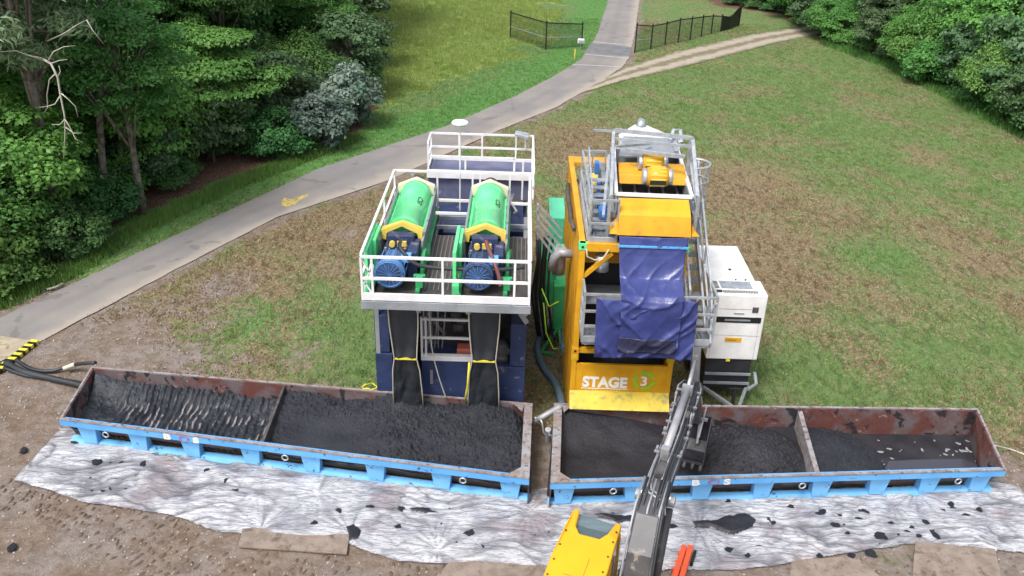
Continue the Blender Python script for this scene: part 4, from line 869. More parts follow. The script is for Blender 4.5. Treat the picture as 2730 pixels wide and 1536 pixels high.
def hose(name, pts, r, mat, label, cat='hose', n=10):
    P_ = [Vector(p) for p in pts]; out = []
    for i in range(len(P_)-1):
        p0, p1, p2, p3 = P_[max(i-1,0)], P_[i], P_[i+1], P_[min(i+2,len(P_)-1)]
        for t in (0,.2,.4,.6,.8): out.append(.5*((2*p1)+(p2-p0)*t+(2*p0-5*p1+4*p2-p3)*t*t+(3*p1-p0-3*p2+p3)*t**3))
    out.append(P_[-1]); o = MB().tube(out, r, n).build(name, mat, smooth=True); tag(o, label, cat); return o
def gz(px, py, z): return G(px, py, z)
hose('black_hose', [gz(15,912,.1), gz(60,935,.09), gz(130,952,.09), gz(200,968,.09), gz(235,980,.1)], .085, 'rubber', 'thick dark hose running from the left board to the end of the left bin')
hose('black_hose', [gz(40,905,.1), gz(80,928,.06), gz(130,933,.06), gz(180,918,.2), gz(240,912,.6)], .05, 'rubber', 'thinner black hose curling up over the back corner of the left bin')
hose('pale_hose_sleeve', [gz(160,927,.14), gz(190,916,.25)], .062, 'rope', 'short pale sleeve on the thinner black hose', 'hose sleeve')
hose('black_hose', [gz(10,925,.1), gz(60,943,.05), gz(120,952,.05), gz(180,958,.05), gz(220,968,.05)], .045, 'rubber', 'slim hose lying beside the thick hose at the left')
hose('blue_hose', [(1.5,20.6,.6), gz(1412,802,.35), gz(1372,825,.2), gz(1352,870,.12), gz(1365,920,.12), gz(1395,960,.15), gz(1411,1005,.4), (1.32,17.8,.5)], .1, 'hose', 'thick blue grey hose curving beside the yellow container')
hose('grey_pipe', [gz(1345,1060,.55), gz(1370,1045,.75), gz(1410,1022,.9)], .075, 'tubegrey', 'grey pipe slanting across the gap between the two bins')
hose('thin_cable', [gz(1345,1050,.8), gz(1362,1060,.7), gz(1368,1090,.6), gz(1385,1095,.8)], .022, 'steel', 'thin looped pale cable between the two bins', 'cable')
MB().cyl(G(1378,1080,.9), G(1378,1110,.45), .07, 10).build('turnbuckle', 'galv'); tag(bpy.data.objects['turnbuckle'], 'small grey steel coupling hanging between the bins', 'coupling')
hose('pale_cable', [gz(2500,1120,.5), gz(2540,1130,.05), gz(2600,1150,.03), gz(2700,1170,.03)], .02, 'rope', 'pale cable trailing from the right end of the right bin', 'cable')
rc = [gz(930+18*math.cos(t)*(1+.2*math.sin(3*t)), 972+7*math.sin(t)*(1+.3*math.cos(5*t)), .1+.05*math.sin(2*t)) for t in [i*.5 for i in range(40)]]
hose('rope_coil', rc, .016, 'ropey', 'tangled yellow rope behind the left bin beside the navy unit', 'rope', 5)

# ------------------------------------------------------------------ left unit: navy skid with deck and railings
def rails(parent, path, z0, tops, post_at, r=.027, mat='white', name='railing', toe=None, extra=None):
    """square rail through path points at heights tops above z0, posts at given points"""
    mb = MB()
    for h in tops:
        for a, b_ in zip(path[:-1], path[1:]): mb.bar((*a, z0+h), (*b_, z0+h), r*2)
    for p in post_at: mb.bar((*p, z0), (*p, z0+max(tops)-r), r*2-.006, up=(0,1,0))
    o = mb.build(name, mat, parent)
    if toe:
        mb = MB()
        for a, b_ in zip(path[:-1], path[1:]): mb.bar((*a, z0+toe/2+.004), (*b_, z0+toe/2+.004), .05, toe)
        mb.build('toe_board', mat, parent, bevel=.006)
    return o
NU = thing('centrifuge_skid', 'navy two-storey process skid with white railings carrying two green centrifuges', 'process unit', (-1.4, 17.9, 0))
x0, x1 = -3.28, .41
MB().box(x0+.03, x1-.03, 17.98, 25.6, 0, .42).build('base_frame', 'navy', NU)
MB().box(x0+.03, x0+.11, 18.3, 25.5, .42, 3.3).build('side_panel', 'navy', NU)
MB().box(x1-.11, x1-.03, 18.3, 25.5, .42, 2.9).build('side_panel', 'navy', NU)
mb = MB().box(x0+.03, -2.84, 17.93, 18.29, .42, 1.95).box(x0+.03, -2.9, 17.96, 18.29, 1.98, 3.0); mb.build('corner_locker', 'navy', NU, bevel=.012)
mb = MB().box(-.36, x1-.03, 17.93, 18.6, .42, 1.68).box(.0, x1-.03, 17.95, 18.6, 1.7, 2.86); mb.build('corner_locker', 'navy', NU, bevel=.012)
tk = MB().box(-2.12, -.9, 17.9, 18.7, .42, 1.82).build('front_tank', 'navy', NU, bevel=.012)
MB().box(-1.93, -1.86, 17.885, 17.9, 1.15, 1.55).build('sight_plate', 'steel', tk)
MB().box(-2.14, -.88, 17.88, 18.02, 1.825, 1.96).build('sill_beam', 'white', NU, bevel=.008)
mb = MB()
for z in (2.45, 2.95): mb.bar((-2.12,17.93,z), (-.93,17.93,z), .055)
for x in (-2.12, -2.02): mb.bar((x,17.935,1.96), (x,17.935,3.0), .05, up=(0,1,0))
mb.build('front_railing', 'white', NU)
MB().box(x0+.15, x1-.15, 20.6, 20.66, .42, 3.85).build('dark_backing', 'interior', NU)
MB().box(-2.14, -.88, 18.72, 20.5, 1.3, 1.36).build('inner_floor', 'interior', NU)
r = random.Random(2); mb = MB()
for i in range(9):
    x = r.uniform(-2.1,-.9); z = r.uniform(1.7,3.6); y = r.uniform(18.5,19.6); mb.tube([(x,y,z), (x+r.uniform(-.3,.5),y,z), (x+r.uniform(-.1,.5),y+.05,z-r.uniform(.3,.9))], r.uniform(.025,.06), 8)
for i in range(6):
    x = -2.08+i*.09; mb.tube([(x,18.3,3.85),(x+r.uniform(-.06,.06),18.25,2.9),(x-.03,18.2,2.0)], .018, 6)
mb.build('pipework', 'tubegrey', NU, smooth=True)
mb = MB()
for i in range(5):
    x = r.uniform(-1.9,-1.1); z = r.uniform(1.9,2.9); mb.cyl((x,18.9,z), (x+.25,18.9,z), .12, 12)
mb.cyl((-.15,18.15,2.0), (-.15,18.5,2.0), .15, 14); mb.box(-.33,-.05,18.1,18.55,1.69,1.84)
mb.build('pump', 'interior', NU, smooth=True)
MB().box(-1.3,-.92,18.2,18.5,1.37,1.98).build('red_box', 'red', NU, bevel=.02)
mb = MB()
for x, y in ((x0+.1,18.0),(x1-.1,18.2),(-2.0,18.8),(-.98,18.8),(x0+.1,22),(x1-.1,22),(x0+.1,25.4),(x1-.1,25.4)): mb.bar((x,y,.42),(x,y,3.82),.1,up=(0,1,0))
for x in (x0+.1, -2.05, -.95, x1-.1): mb.bar((x,16.8,3.8),(x,22.2,3.8),.1,.12)
mb.bar((.05,18.0,3.4),(.38,18.0,2.9),.1); mb.bar((-.2,17.95,3.45),(.36,17.95,3.45),.06)
mb.build('support_frame', 'sheetgrey', NU)
# deck
mb = MB().box(x0, x1, 16.72, 20.35, 3.87, 4.05).box(x0, -2.05, 20.35, 22.2, 3.87, 4.05).box(-1.22, -.12, 20.35, 22.2, 3.87, 4.05)
mb.build('deck', 'darkdeck', NU)
mb = MB()
for xa, xb in ((-1.98,-1.3),(-.02,.36)):
    x = xa
    while x < xb: mb.box(x, x+.025, 17.3 if xa < -1 else 17.9, 20.3, 4.052, 4.07); x += .105
M['deckrib'] = pmat('worn_plank_edge', (.19,.17,.16), .6); mb.build('deck_ribs', 'deckrib', NU)
MB().box(x0-.01, x1+.01, 16.68, 16.715, 3.86, 4.045).build('fascia', 'sheetgrey', NU)
mb = MB()
for y in (20.42, 21.1, 21.75): mb.box(-2.04, -1.23, y, y+.07, 3.9, 3.99)
for y in (20.42, 21.3): mb.box(-.11, x1-.04, y, y+.08, 3.9, 3.99)
mb.build('cross_beam', 'galv', NU)
mb = MB().box(-2.0,-1.25,20.75,21.2,2.9,3.6).box(-1.9,-1.3,21.35,22.6,3.0,3.7).box(-.05,.35,20.75,21.6,2.9,3.55).box(x0+.15,x1-.15,22.35,24.4,2.6,3.35)
mb.build('inner_tank', 'navy', NU, bevel=.02)
mb = MB()
for i in range(10):
    x = r.uniform(-2.9,.2); mb.tube([(x,22.4,3.9),(x+r.uniform(-.3,.3),23.2,3.6),(x+r.uniform(-.3,.3),24.3,3.7)], .04, 6)
mb.build('deck_pipes', 'tubegrey', NU, smooth=True)
MB().box(-2.62, x1+.08, 24.55, 25.6, 3.4, 4.28).build('rear_tank', 'navygrey', NU, bevel=.02)
MB().box(-2.63, x1+.1, 24.42, 24.545, 4.1, 4.32).build('rear_sill', 'white', NU)
y0, yb = 16.75, 22.12
rails(NU, [(x0+.02,y0),(x1-.02,y0)], 4.05, (.53, 1.04), [(x0+.03,y0),(-3.02,y0),(-1.5,y0),(.05,y0),(x1-.03,y0)], toe=.17)
rails(NU, [(x0+.03,y0+.04),(x0+.03,yb)], 4.05, (.58, 1.07), [(x0+.03,y) for y in (18.4,20.2,22.1)], toe=.1)
rails(NU, [(x1-.03,y0+.04),(x1-.03,yb)], 4.05, (.58, 1.07), [(x1-.03,y) for y in (18.0,20.0,22.1)], toe=.1)
rails(NU, [(x0+.03,yb),(x1-.03,yb)], 4.05, (1.07,), [(-2.1,yb),(-1.15,yb),(-.95,yb),(-.15,yb)])
mb = MB()
for x in (-1.12,-.98): mb.bar((x,20.45,4.6),(x,yb,4.6),.06)
mb.bar((-2.0,20.5,4.6),(-1.0,20.5,4.6),.06); mb.bar((-2.0,21.4,4.6),(-1.0,21.4,4.6),.06); mb.bar((-.1,21.3,4.6),(x1-.04,21.3,4.6),.06); mb.build('inner_railing', 'white', NU)
mb = MB()
for (ax, az), (bx, bz) in (((x0+.03,4.15),(-3.02,5.0)), ((x0+.03,4.6),(-3.02,4.15)), ((x0+.03,5.05),(-3.02,4.6))): mb.bar((ax,y0+.02,az),(bx,y0+.02,bz),.03)
mb.build('corner_brace', 'white', NU)
rails(NU, [(-2.6,24.6),(-2.6,25.55),(x1+.08,25.55),(x1+.08,22.2)], 4.28, (.42,.84), [(-2.6,24.6),(-2.6,25.55),(-1.75,25.55),(-1.05,25.55),(-.02,25.55),(x1+.08,25.55),(x1+.08,24)], toe=.1)
mb = MB().bar((-2.57,24.62,4.7),(-.05,24.62,4.7),.06); mb.bar((-.05,24.62,4.72),(-.05,24.62,4.0),.06,up=(0,1,0)).bar((.2,23.4,5.1),(.2,23.4,3.9),.05,up=(0,1,0)).bar((-1.5,24.62,4.68),(-1.5,24.62,4.3),.05,up=(0,1,0)); mb.build('rear_gate', 'white', NU)
mb = MB()
for i in range(5):
    a = Y(1352, 512+i*17, 20.3); b_ = Y(1352+62-i*3, 512+i*17+68, 20.3); mb.bar((a.x,20.3-i*.05,a.z),(b_.x,20.3-i*.05,b_.z),.05)
a = Y(1352,512,20.3); b_ = Y(1352,600,20.3); mb.bar((a.x,20.25,a.z),(b_.x,20.25,b_.z),.05,up=(0,1,0)); mb.build('side_stair_railing', 'galv', NU)

# ------------------------------------------------------------------ centrifuges
def make_centrifuge(loc, label):
    o = thing('centrifuge', label, 'centrifuge', loc, 0, 'green centrifuges on the navy skid')
    B_ = lambda mb, n, m, p=o, **k: mb.build(n, m, p, world=False, **k)
    for s in (-1, 1):
        mb = MB(); mb.hexa([(s*.4,1.35,.02),(s*.4,5.0,.02),(s*.46,5.0,.02),(s*.46,1.35,.02)], [(s*.47,1.35,.72),(s*.47,5.0,.72),(s*.52,5.0,.72),(s*.52,1.35,.72)]); B_(mb, 'side_trough', 'sheetgrey')
    # cover: half cylinder with seams
    n = 18; rad = .39; mb = MB(); ys = [1.86,1.92,2.2,2.22,3.4,3.42,4.3,4.36,4.52]; rs = [.41,.41,.405,.39,.385,.385,.39,.41,.4]
    for yy_, rr_2 in zip(ys, rs):
        for i in range(n+1): a = math.pi*i/n; mb.v.append((math.cos(a)*rr_2, yy_, .62+math.sin(a)*rr_2*1.02))
    for j in range(len(ys)-1):
        for i in range(n): mb.f.append((j*(n+1)+i, j*(n+1)+i+1, (j+1)*(n+1)+i+1, (j+1)*(n+1)+i))
    mb.f.append(tuple(range(n+1))); mb.f.append(tuple(range((len(ys)-1)*(n+1), len(ys)*(n+1))))
    cv = B_(mb, 'cover', 'green', smooth=True)
    for s in (-1, 1):
        B_(MB().box(s*.38, s*.45, 1.9, 4.5, .56, .62), 'flange', 'green', cv, bevel=.008)
        for yy_ in (2.1,2.55,3.0,3.5,4.0,4.4):
            B_(MB().tube([(s*.44,yy_,.6),(s*.5,yy_,.7),(s*.5,yy_+.14,.7),(s*.44,yy_+.14,.6)], .014, 6), 'latch', 'green', cv)
    mt = Matrix(((0,-.5,.86),(-1,0,0),(0,.86,.5))).to_4x4(); mt = Matrix.Translation((.215,3.15,.965)) @ Matrix(((0,-.78,.62,0),(1,0,0,0),(0,.62,.78,0),(0,0,0,1)))
    an = R(52); tn = Vector((math.cos(an),0,math.sin(an))); uu = Vector((0,-1,0)); ww = tn.cross(uu); mt = Matrix((uu, ww, tn)).transposed().to_4x4(); mt.translation = Vector((0,3.55,.62)) + tn*.392 - ww*.07
    text_part('lettering', 'CSI', cv, rmat(o) @ mt, .2, 'post', .003, 0, 1.5)
    def arch(y0_, y1_, rin, pk, nm, mat):
        mb = MB(); prof = [(-.46,.64),(-.48,.86),(0,1.1+pk),(.48,.86),(.46,.64),(.38,.62),(.36,.79),(0,1.0+pk),(-.36,.79),(-.38,.62)]
        vs = [(x,y0_,z) for x,z in prof] + [(x,y1_,z) for x,z in prof]; k = len(prof)
        mb.add(vs, [(0,1,8,9),(1,2,7,8),(2,3,6,7),(3,4,5,6)] + [(k+9,k+8,k+1,k),(k+8,k+7,k+2,k+1),(k+7,k+6,k+3,k+2),(k+6,k+5,k+4,k+3)] + [(i,(i+1)%k,k+(i+1)%k,k+i) for i in range(k)]); return B_(mb, nm, mat)
    arch(1.6, 1.67, .4, -.03, 'end_bracket', 'chevron'); arch(1.73, 1.82, .4, -.06, 'end_ring', 'chevron'); arch(4.53, 4.72, .4, -.04, 'rear_end_band', 'cream')
    B_(MB().box(-.42,.42,4.8,5.1,.1,.6).cyl((0,4.8,.75),(0,5.15,.75),.2,14), 'feed_end', 'interior')
    gb = B_(MB().box(-.36,.2,.95,1.5,.02,.62).box(.22,.44,.7,1.52,.02,.72).box(-.3,.3,1.3,1.56,.5,.86), 'gearbox', 'navy', bevel=.015)
    B_(MB().box(-.05,.16,1.1,1.16,.68,.8).cyl((-.17,1.1,.72),(-.17,1.2,.72),.07,10), 'name_plate', 'chevron', gb)
    for x, y_ in ((-.3,.98),(.14,.98),(-.3,1.46),(.14,1.46)): B_(MB().cyl((x,y_,.62),(x,y_,.7),.035,8), 'bolt', 'steel', gb)
    mo = B_(MB().tube([(-.1,.2,.45),(-.1,.26,.45),(-.1,.3,.45),(-.1,.8,.45),(-.1,.95,.5)], .33, 26, .22), 'motor', 'motorblue', smooth=True)
    B_(MB().cyl((-.1,.13,.45),(-.1,.3,.45),.34,28), 'fan_cover', 'motorblue', mo, smooth=True)
    B_(MB().cyl((-.1,.118,.45),(-.1,.128,.45),.25,24), 'fan_grille', 'motordark', mo)
    for k in range(8): a = k*math.pi/8; B_(MB().bar((-.1-math.cos(a)*.27,.112,.45-math.sin(a)*.27),(-.1+math.cos(a)*.27,.112,.45+math.sin(a)*.27),.014,.014), 'grille_spoke', 'motorblue', mo)
    B_(MB().tube([(-.1+math.cos(t)*.3,.12,.45+math.sin(t)*.3) for t in [i*math.tau/24 for i in range(25)]],.016,6), 'grille_ring', 'motorblue', mo, smooth=True)
    mb = MB()
    for k in range(14):
        a = k*math.tau/14; mb.bar((-.1+math.cos(a)*.34,.34,.45+math.sin(a)*.34), (-.1+math.cos(a)*.33,.8,.45+math.sin(a)*.33), .02, .035)
    B_(mb, 'cooling_fin', 'motorblue', mo)
    B_(MB().box(.12,.34,.42,.66,.6,.76), 'junction_box', 'binblue', mo, bevel=.02)
    # green frame
    B_(MB().box(-.66,-.58,.25,1.75,.3,.98).box(-.58,-.5,.9,1.75,.02,.92).box(-.66,-.5,-.02,.25,.02,.3), 'frame_upright', 'green', bevel=.012)
    mb = MB().box(-.56,-.46,-.1,4.9,.02,.1).box(.46,.56,.0,4.9,.02,.1).box(.46,.62,.2,.34,.1,.34).box(.4,.66,.34,.44,.24,.34).box(.5,.58,.8,1.5,.1,.5)
    mb.box(.5,.62,1.5,2.0,.1,.3); B_(mb, 'frame_rail', 'green2', bevel=.008)
    return o
CA = make_centrifuge((-2.6, 16.95, 4.072), 'left of the two green centrifuges, its blue motor facing the photo')
CB = copytree(CA); CB.location = (-.66, 16.95, 4.072); 
for ch_ in CB.children_recursive:
    if ch_.name.startswith(('motor','fan_cover','cooling_fin','grille_ring')): ch_.material_slots[0].link = 'OBJECT'; ch_.material_slots[0].material = M['motordark']
CB['label'] = 'right of the two green centrifuges, with the darker oily motor'
hose('black_hose', [(-2.55,17.9,4.95),(-2.5,17.5,4.98),(-2.2,17.3,4.72),(-1.8,17.3,4.62),(-1.2,17.3,4.6),(-.7,17.3,4.6),(-.2,17.35,4.6),(.25,17.5,4.6)], .045, 'rubber', 'black hose draped across both centrifuge motors')
M['oilred'] = pmat('reddish_brown_rubber', (.16,.06,.06), .5)
hose('brown_hose', [(-.62,17.95,5.0),(-.55,17.7,4.92),(-.4,17.35,4.74),(-.3,17.2,4.5),(-.25,17.1,4.3)], .05, 'oilred', 'reddish brown hose hanging over the motor of the right centrifuge')
# curtains
def curtain(xa, xb, label):
    o = thing('rubber_curtain', label, 'curtain', ((xa+xb)/2, 17.1, 0), 0, 'black rubber curtains hanging into the left bin')
    g = np.random.default_rng(int(abs(xa)*100)); nu, nv = 24, 90; s = np.linspace(0, 1, nv); u = np.linspace(-1, 1, nu); U, S_ = np.meshgrid(u, s, indexing='ij')
    wd = (xb-xa)/2*(1 - .28*np.exp(-((S_-.52)/.13)**2)) * (1+.06*sst(.6,1,S_)); cx = (xa+xb)/2
    yy = 17.02 + .5*S_ + .035*np.sin(U*4+S_*3)*sst(.05,.5,S_) + .05*(U**2)*1.0 + (fbm(U*3+S_*2, S_*8+xa, 3)-.5)*.12*sst(.5,.8,S_) - .1*np.exp(-((S_-.52)/.05)**2)*.4
    V = np.stack([cx+U*wd, yy, 3.98-3.28*S_], -1); i = np.arange(U.size).reshape(U.shape); q = np.stack([i[:-1,:-1], i[1:,:-1], i[1:,1:], i[:-1,1:]], -1).reshape(-1,4)
    inv = np.array(rmat(o).inverted())[:3,3]; c = npmesh('sheet', V.reshape(-1,3)+inv, q, 'rubber', o, smooth=True)
    md = c.modifiers.new('thickness', 'SOLIDIFY'); md.thickness = .015
    h = (xb-xa)/2; c0 = cx
    MB().bar((c0-h*.74,17.24,2.26),(c0+h*.74,17.24,2.26),.045,.04).build('spreader_bar', 'ropey', o)
    for sgn in (-1, 1):
        MB().tube([(c0+sgn*h*1.05,17.0,3.98),(c0+sgn*h*1.0,17.1,3.2),(c0+sgn*h*.8,17.22,2.28),(c0+sgn*h*.98,17.3,1.9),(c0+sgn*h*1.08,17.42,1.2),(c0+sgn*h*1.1,17.5,.75)], .016, 6).build('rope', 'rope', o, smooth=True)
    return o
curtain(-2.75, -2.1, 'left black rubber curtain with a yellow bar, hanging from the navy skid into the bin')
cu2 = curtain(-.94, -.26, 'right black rubber curtain with a yellow bar, hanging from the navy skid into the bin')
MB().tube([(-.94,17.25,2.2),(-.98,17.35,1.5),(-1.02,17.45,1.2),(-1.05,17.55,.9)], .028, 6).build('hanging_yellow_strap', 'ropey', cu2, smooth=True)
hose('pale_rope', [(-1.9,17.7,3.4),(-1.85,17.6,2.4),(-1.7,17.6,1.6),(-1.52,17.65,.9)], .014, 'rope', 'pale rope hanging between the two black curtains', 'rope')
# lamp balloon
p = Y(1157, 309, 22.3); q0 = Y(1155, 428, 22.3)
LM = thing('lighting_mast', 'thin white mast with a flat white disc lamp above the navy skid', 'lamp', (p.x, p.y, 4.0))
MB().cyl((p.x,p.y,3.95),(p.x,p.y,p.z-.04),.02,8).build('pole', 'white', LM)
mb = MB(); k = 24
for rr_1, zz in ((.05,-.06),(.2,-.05),(.235,0),(.2,.045),(.08,.06)):
    for i in range(k): mb.v.append((p.x+math.cos(i*math.tau/k)*rr_1, p.y+math.sin(i*math.tau/k)*rr_1, p.z+zz))
for j in range(4):
    for i in range(k): mb.f.append((j*k+i, j*k+(i+1)%k, (j+1)*k+(i+1)%k, (j+1)*k+i))
mb.f.append(tuple(range(k))); mb.f.append(tuple(range(4*k,5*k))); mb.build('lamp_head', 'genwhite', LM, smooth=True)
p = Y(1313, 338, 25.4)
FL = thing('floodlight', 'small pale floodlight on the rear railing corner of the navy skid', 'floodlight', tuple(p))
MB().hexa([(p.x-.22,p.y-.1,p.z-.04),(p.x+.2,p.y-.14,p.z-.14),(p.x+.2,p.y+.12,p.z-.1),(p.x-.2,p.y+.12,p.z)],[(p.x-.22,p.y-.1,p.z+.06),(p.x+.2,p.y-.14,p.z-.02),(p.x+.2,p.y+.12,p.z+.02),(p.x-.2,p.y+.12,p.z+.1)]).build('housing', 'galv', FL, bevel=.02)
MB().bar((p.x+.1,p.y,p.z-.1),(p.x+.12,p.y+.1,p.z-.5),.04).build('bracket', 'white', FL)

# ------------------------------------------------------------------ yellow stack
cx0, cx1, cy, cb = 1.486, 3.926, 17.79, 23.85
YC = thing('treatment_container', 'yellow lower container with STAGE 3 lettering and a muddy lip over the bin', 'container', ((cx0+cx1)/2, cy, 0))
def corrug(x, ya, yb_, za, zb_, out):
    mb = MB(); y = ya; pts = []; k = 0
    while y < yb_-.01:
        pts += [(y, 0), (min(y+.11,yb_), 0), (min(y+.15,yb_), 1), (min(y+.26,yb_), 1)]; y += .3
    pts.append((yb_, 0)); n = len(pts)
    vs = [(x+out*.035*d, yv, za) for yv, d in pts] + [(x+out*.035*d, yv, zb_) for yv, d in pts]
    mb.add(vs, [(i, i+1, n+i+1, n+i) for i in range(n-1)]); return mb
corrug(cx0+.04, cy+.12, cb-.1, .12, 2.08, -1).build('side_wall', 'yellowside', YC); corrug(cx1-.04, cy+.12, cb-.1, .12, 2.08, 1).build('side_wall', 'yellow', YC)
mb = MB()
for x in (cx0+.06, cx1-.06):
    for y in (cy+.06, cb-.06): mb.bar((x,y,0),(x,y,2.2),.12,up=(0,1,0))
for y in (cy+.06, cb-.06): mb.bar((cx0+.12,y,.06),(cx1-.12,y,.06),.11)
for x in (cx0+.06, cx1-.06): mb.bar((x,cy+.12,.06),(x,cb-.12,.06),.115).bar((x,cy+.12,2.14),(x,cb-.12,2.14),.115)
mb.build('frame', 'yellow', YC)
MB().box(cx0+.12,cx1-.12,cy+.02,cy+.06,.12,1.86).build('front_panel', 'yellow', YC)
MB().bar((cx0+.12,cy+.05,1.89),(cx1-.12,cy+.05,1.89),.07,.055).build('panel_top_edge', 'yellow', YC)
MB().box(cx0+.1,cx1-.1,cy+.75,cy+.8,.2,2.15).build('inner_wall', 'black', YC)
MB().hexa([(cx0,17.42,.87),(cx1-.02,17.42,.87),(cx1-.02,17.46,.86),(cx0,17.46,.86)],[(cx0,cy+.005,1.17),(cx1-.02,cy+.005,1.17),(cx1-.02,cy+.018,1.13),(cx0,cy+.018,1.13)]).build('lip', 'lip', YC)
for x in (cx0+.07, cx1-.07):
    cc = MB().box(x-.09,x+.09,cy-.012,cy+.16,2.03,2.19).build('corner_casting', 'yellow', YC, bevel=.012); MB().cyl((x,cy-.02,2.11),(x,cy+.05,2.11),.032,10).build('lock_hole', 'lime', cc)
mt = Matrix(((1,0,0,0),(0,0,-1,0),(0,1,0,0),(0,0,0,1)))
def TP(px, py): return Y(px, py, cy)
p = TP(1464, 972); q1 = TP(1580, 974); sz = (TP(1520,948).z - TP(1520,971).z)/.7
text_part('lettering', 'STAGE', YC, Matrix.Translation((p.x, cy+.012, p.z-.0)) @ mt, sz*1.04, 'lettering', .006, .017, (q1.x-p.x)/(sz*3.2))
c = TP(1620, 959); rg = .265
text_part('lettering', '3', YC, Matrix.Translation((c.x-.1, cy+.006, c.z-.125)) @ mt, .36, 'lettering', .008, .008, 1.05)
MB().box(p.x-.02, q1.x, cy+.008, cy+.018, p.z-.06, p.z-.045).build('underline', 'lettering', YC)
for k in range(3):
    mb = MB(); a0 = R(20+120*k); n = 14; ar = R(98)
    prof = []
    for i in range(n+1): a = a0+ar*i/n; prof.append((math.cos(a)*rg, math.sin(a)*rg))
    for i in range(n, -1, -1): a = a0+ar*i/n; prof.append((math.cos(a)*(rg-.085), math.sin(a)*(rg-.085)))
    vs = [(c.x+x, cy+.005, c.z+z) for x, z in prof] + [(c.x+x, cy+.019, c.z+z) for x, z in prof]; N2 = len(prof)
    mb.add(vs, [(i, i+1, N2-2-i, N2-1-i) for i in range(n)] + [(i,(i+1)%N2,N2+(i+1)%N2,N2+i) for i in range(N2)]); mb.build('ring_arc', 'lime', YC)
mb = MB()
for k in range(12): mb.box(p.x+.08+k*.075, p.x+.12+k*.075, cy+.01, cy+.018, p.z-.125, p.z-.095)
mb.build('faint_marks', 'chevron', YC)
# upper module
UM = thing('upper_module', 'yellow open framed upper container with galvanised walkways and a front balcony', 'container', ((cx0+cx1)/2, cy, 2.2))
mb = MB()
for x in (cx0+.07, cx1-.07):
    for y in (cy+.07, cb-.07): mb.bar((x,y,2.2),(x,y,5.1),.14,up=(0,1,0))
mb.bar((cx0+.14,cy+.07,5.0),(cx1-.14,cy+.07,5.0),.135,.2); mb.bar((cx0+.14,cb-.2,5.02),(cx1-.14,cb-.2,5.02),.5,.12)
for x in (cx0+.07, cx1-.07): mb.bar((x,cy+.14,5.03),(x,cb-.14,5.03),.138,.14).bar((x,cy+.14,2.27),(x,cb-.14,2.27),.138,.13)
mb.bar((cx0+.14,cy+.08,4.25),(cx0+.75,cy+.08,4.86),.1); mb.bar((cx0+.14,cy+.1,2.27),(cx1-.14,cy+.1,2.27),.12); mb.build('frame', 'yellow', UM, bevel=.008)
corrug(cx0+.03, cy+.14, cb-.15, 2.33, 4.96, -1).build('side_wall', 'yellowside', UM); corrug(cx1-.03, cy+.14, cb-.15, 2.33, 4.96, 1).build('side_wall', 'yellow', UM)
for x in (cx0+.07, cx1-.07):
    for z in (2.205, 4.93): 
        cc = MB().box(x-.09,x+.09,cy-.012,cy+.16,z,z+.17).build('corner_casting', 'yellow' if z < 3 else 'green', UM, bevel=.012); MB().cyl((x,cy-.02,z+.085),(x,cy+.05,z+.085),.032,10).build('lock_hole', 'post', cc)
MB().box(cx0+.14,cx1-.14,cy+1.1,cy+1.15,2.3,4.9).build('dark_backing', 'black', UM)  # black plane painting in the dark void of the open frame
MB().box(cx0+.14,cx1-.14,cy+.6,cy+.66,4.35,4.9).build('header_panel', 'yellow', UM)
MB().box(cx0+.16,cx1-.16,cy+.14,cy+1.05,3.5,3.55).build('inner_grating', 'sheetgrey', UM)
p = Y(1514, 665, cy+.2); MB().cyl((p.x,p.y,p.z-.14),(p.x,p.y,p.z+.24),.16,20).build('round_vessel', 'galv', UM, smooth=True)
MB().tube([(p.x-.4,cy-.03,4.98),(p.x-.38,cy-.05,4.8),(p.x-.2,cy-.05,4.72),(p.x,cy-.05,4.8),(p.x+.1,cy-.03,4.98)],.018,6).build('loop_cable', 'rope', UM, smooth=True)
# balcony
bx0, bx1, by = 1.62, 4.55, 17.02
def grating(parent, x0_, x1_, y0_, y1_, z, name='grating', st=.09):
    mb = MB(); x = x0_
    while x < x1_: mb.box(x, x+.02, y0_, y1_, z-.035, z); x += st
    mb.box(x0_, x1_, y0_, y0_+.04, z-.06, z+.003).box(x0_, x1_, y1_-.04, y1_, z-.06, z+.003)
    y = y0_+.3
    while y < y1_-.1: mb.box(x0_, x1_, y, y+.02, z-.04, z-.003); y += .3
    mb.box(x0_+.01, x1_-.01, y0_+.05, y1_-.05, z-.05, z-.045); return mb.build(name, 'sheetgrey', parent)
grating(UM, bx0, bx1, by, cy-.02, 3.0, 'balcony_floor')
rails(UM, [(bx0,cy-.05),(bx0,by),(bx1,by),(bx1,cy+.3)], 3.0, (.42,.8,1.22), [(bx0,by),(bx0,cy-.06),(1.95,by),(4.1,by),(bx1,by),(bx1,cy)], r=.026, mat='galv', name='balcony_railing', toe=.16)
mb = MB()
for x in (cx0+.3, cx1-.3): mb.bar((x,by+.1,2.93),(x,cy,2.5),.07)
mb.build('balcony_bracket', 'galv', UM)
# side stair with railings from the balcony up to the roof
mb = MB()
for x in (cx1+.12, bx1-.02):
    for h in (1.0, .5): mb.bar((x,17.6,3.1+h),(x,20.8,5.15+h),.045)
    mb.bar((x,17.6,3.0),(x,20.8,5.1),.05,.2)
    for t in (0,.33,.66,1): mb.bar((x,17.6+3.2*t,3.05+2.05*t),(x,17.6+3.2*t,4.1+2.05*t),.045,up=(0,1,0))
mb.bar((bx1-.03,17.0,4.1),(bx1-.03,17.5,3.1),.04).bar((bx1-.03,17.5,4.1),(bx1-.03,17.0,3.1),.04); mb.build('stair_railing', 'galv', UM)
mb = MB()
for i in range(10): t = (i+.5)/10; mb.box(cx1+.14,bx1-.05,17.6+3.2*t,17.85+3.2*t,3.0+2.05*t,3.03+2.05*t)
mb.build('stair_treads', 'sheetgrey', UM)
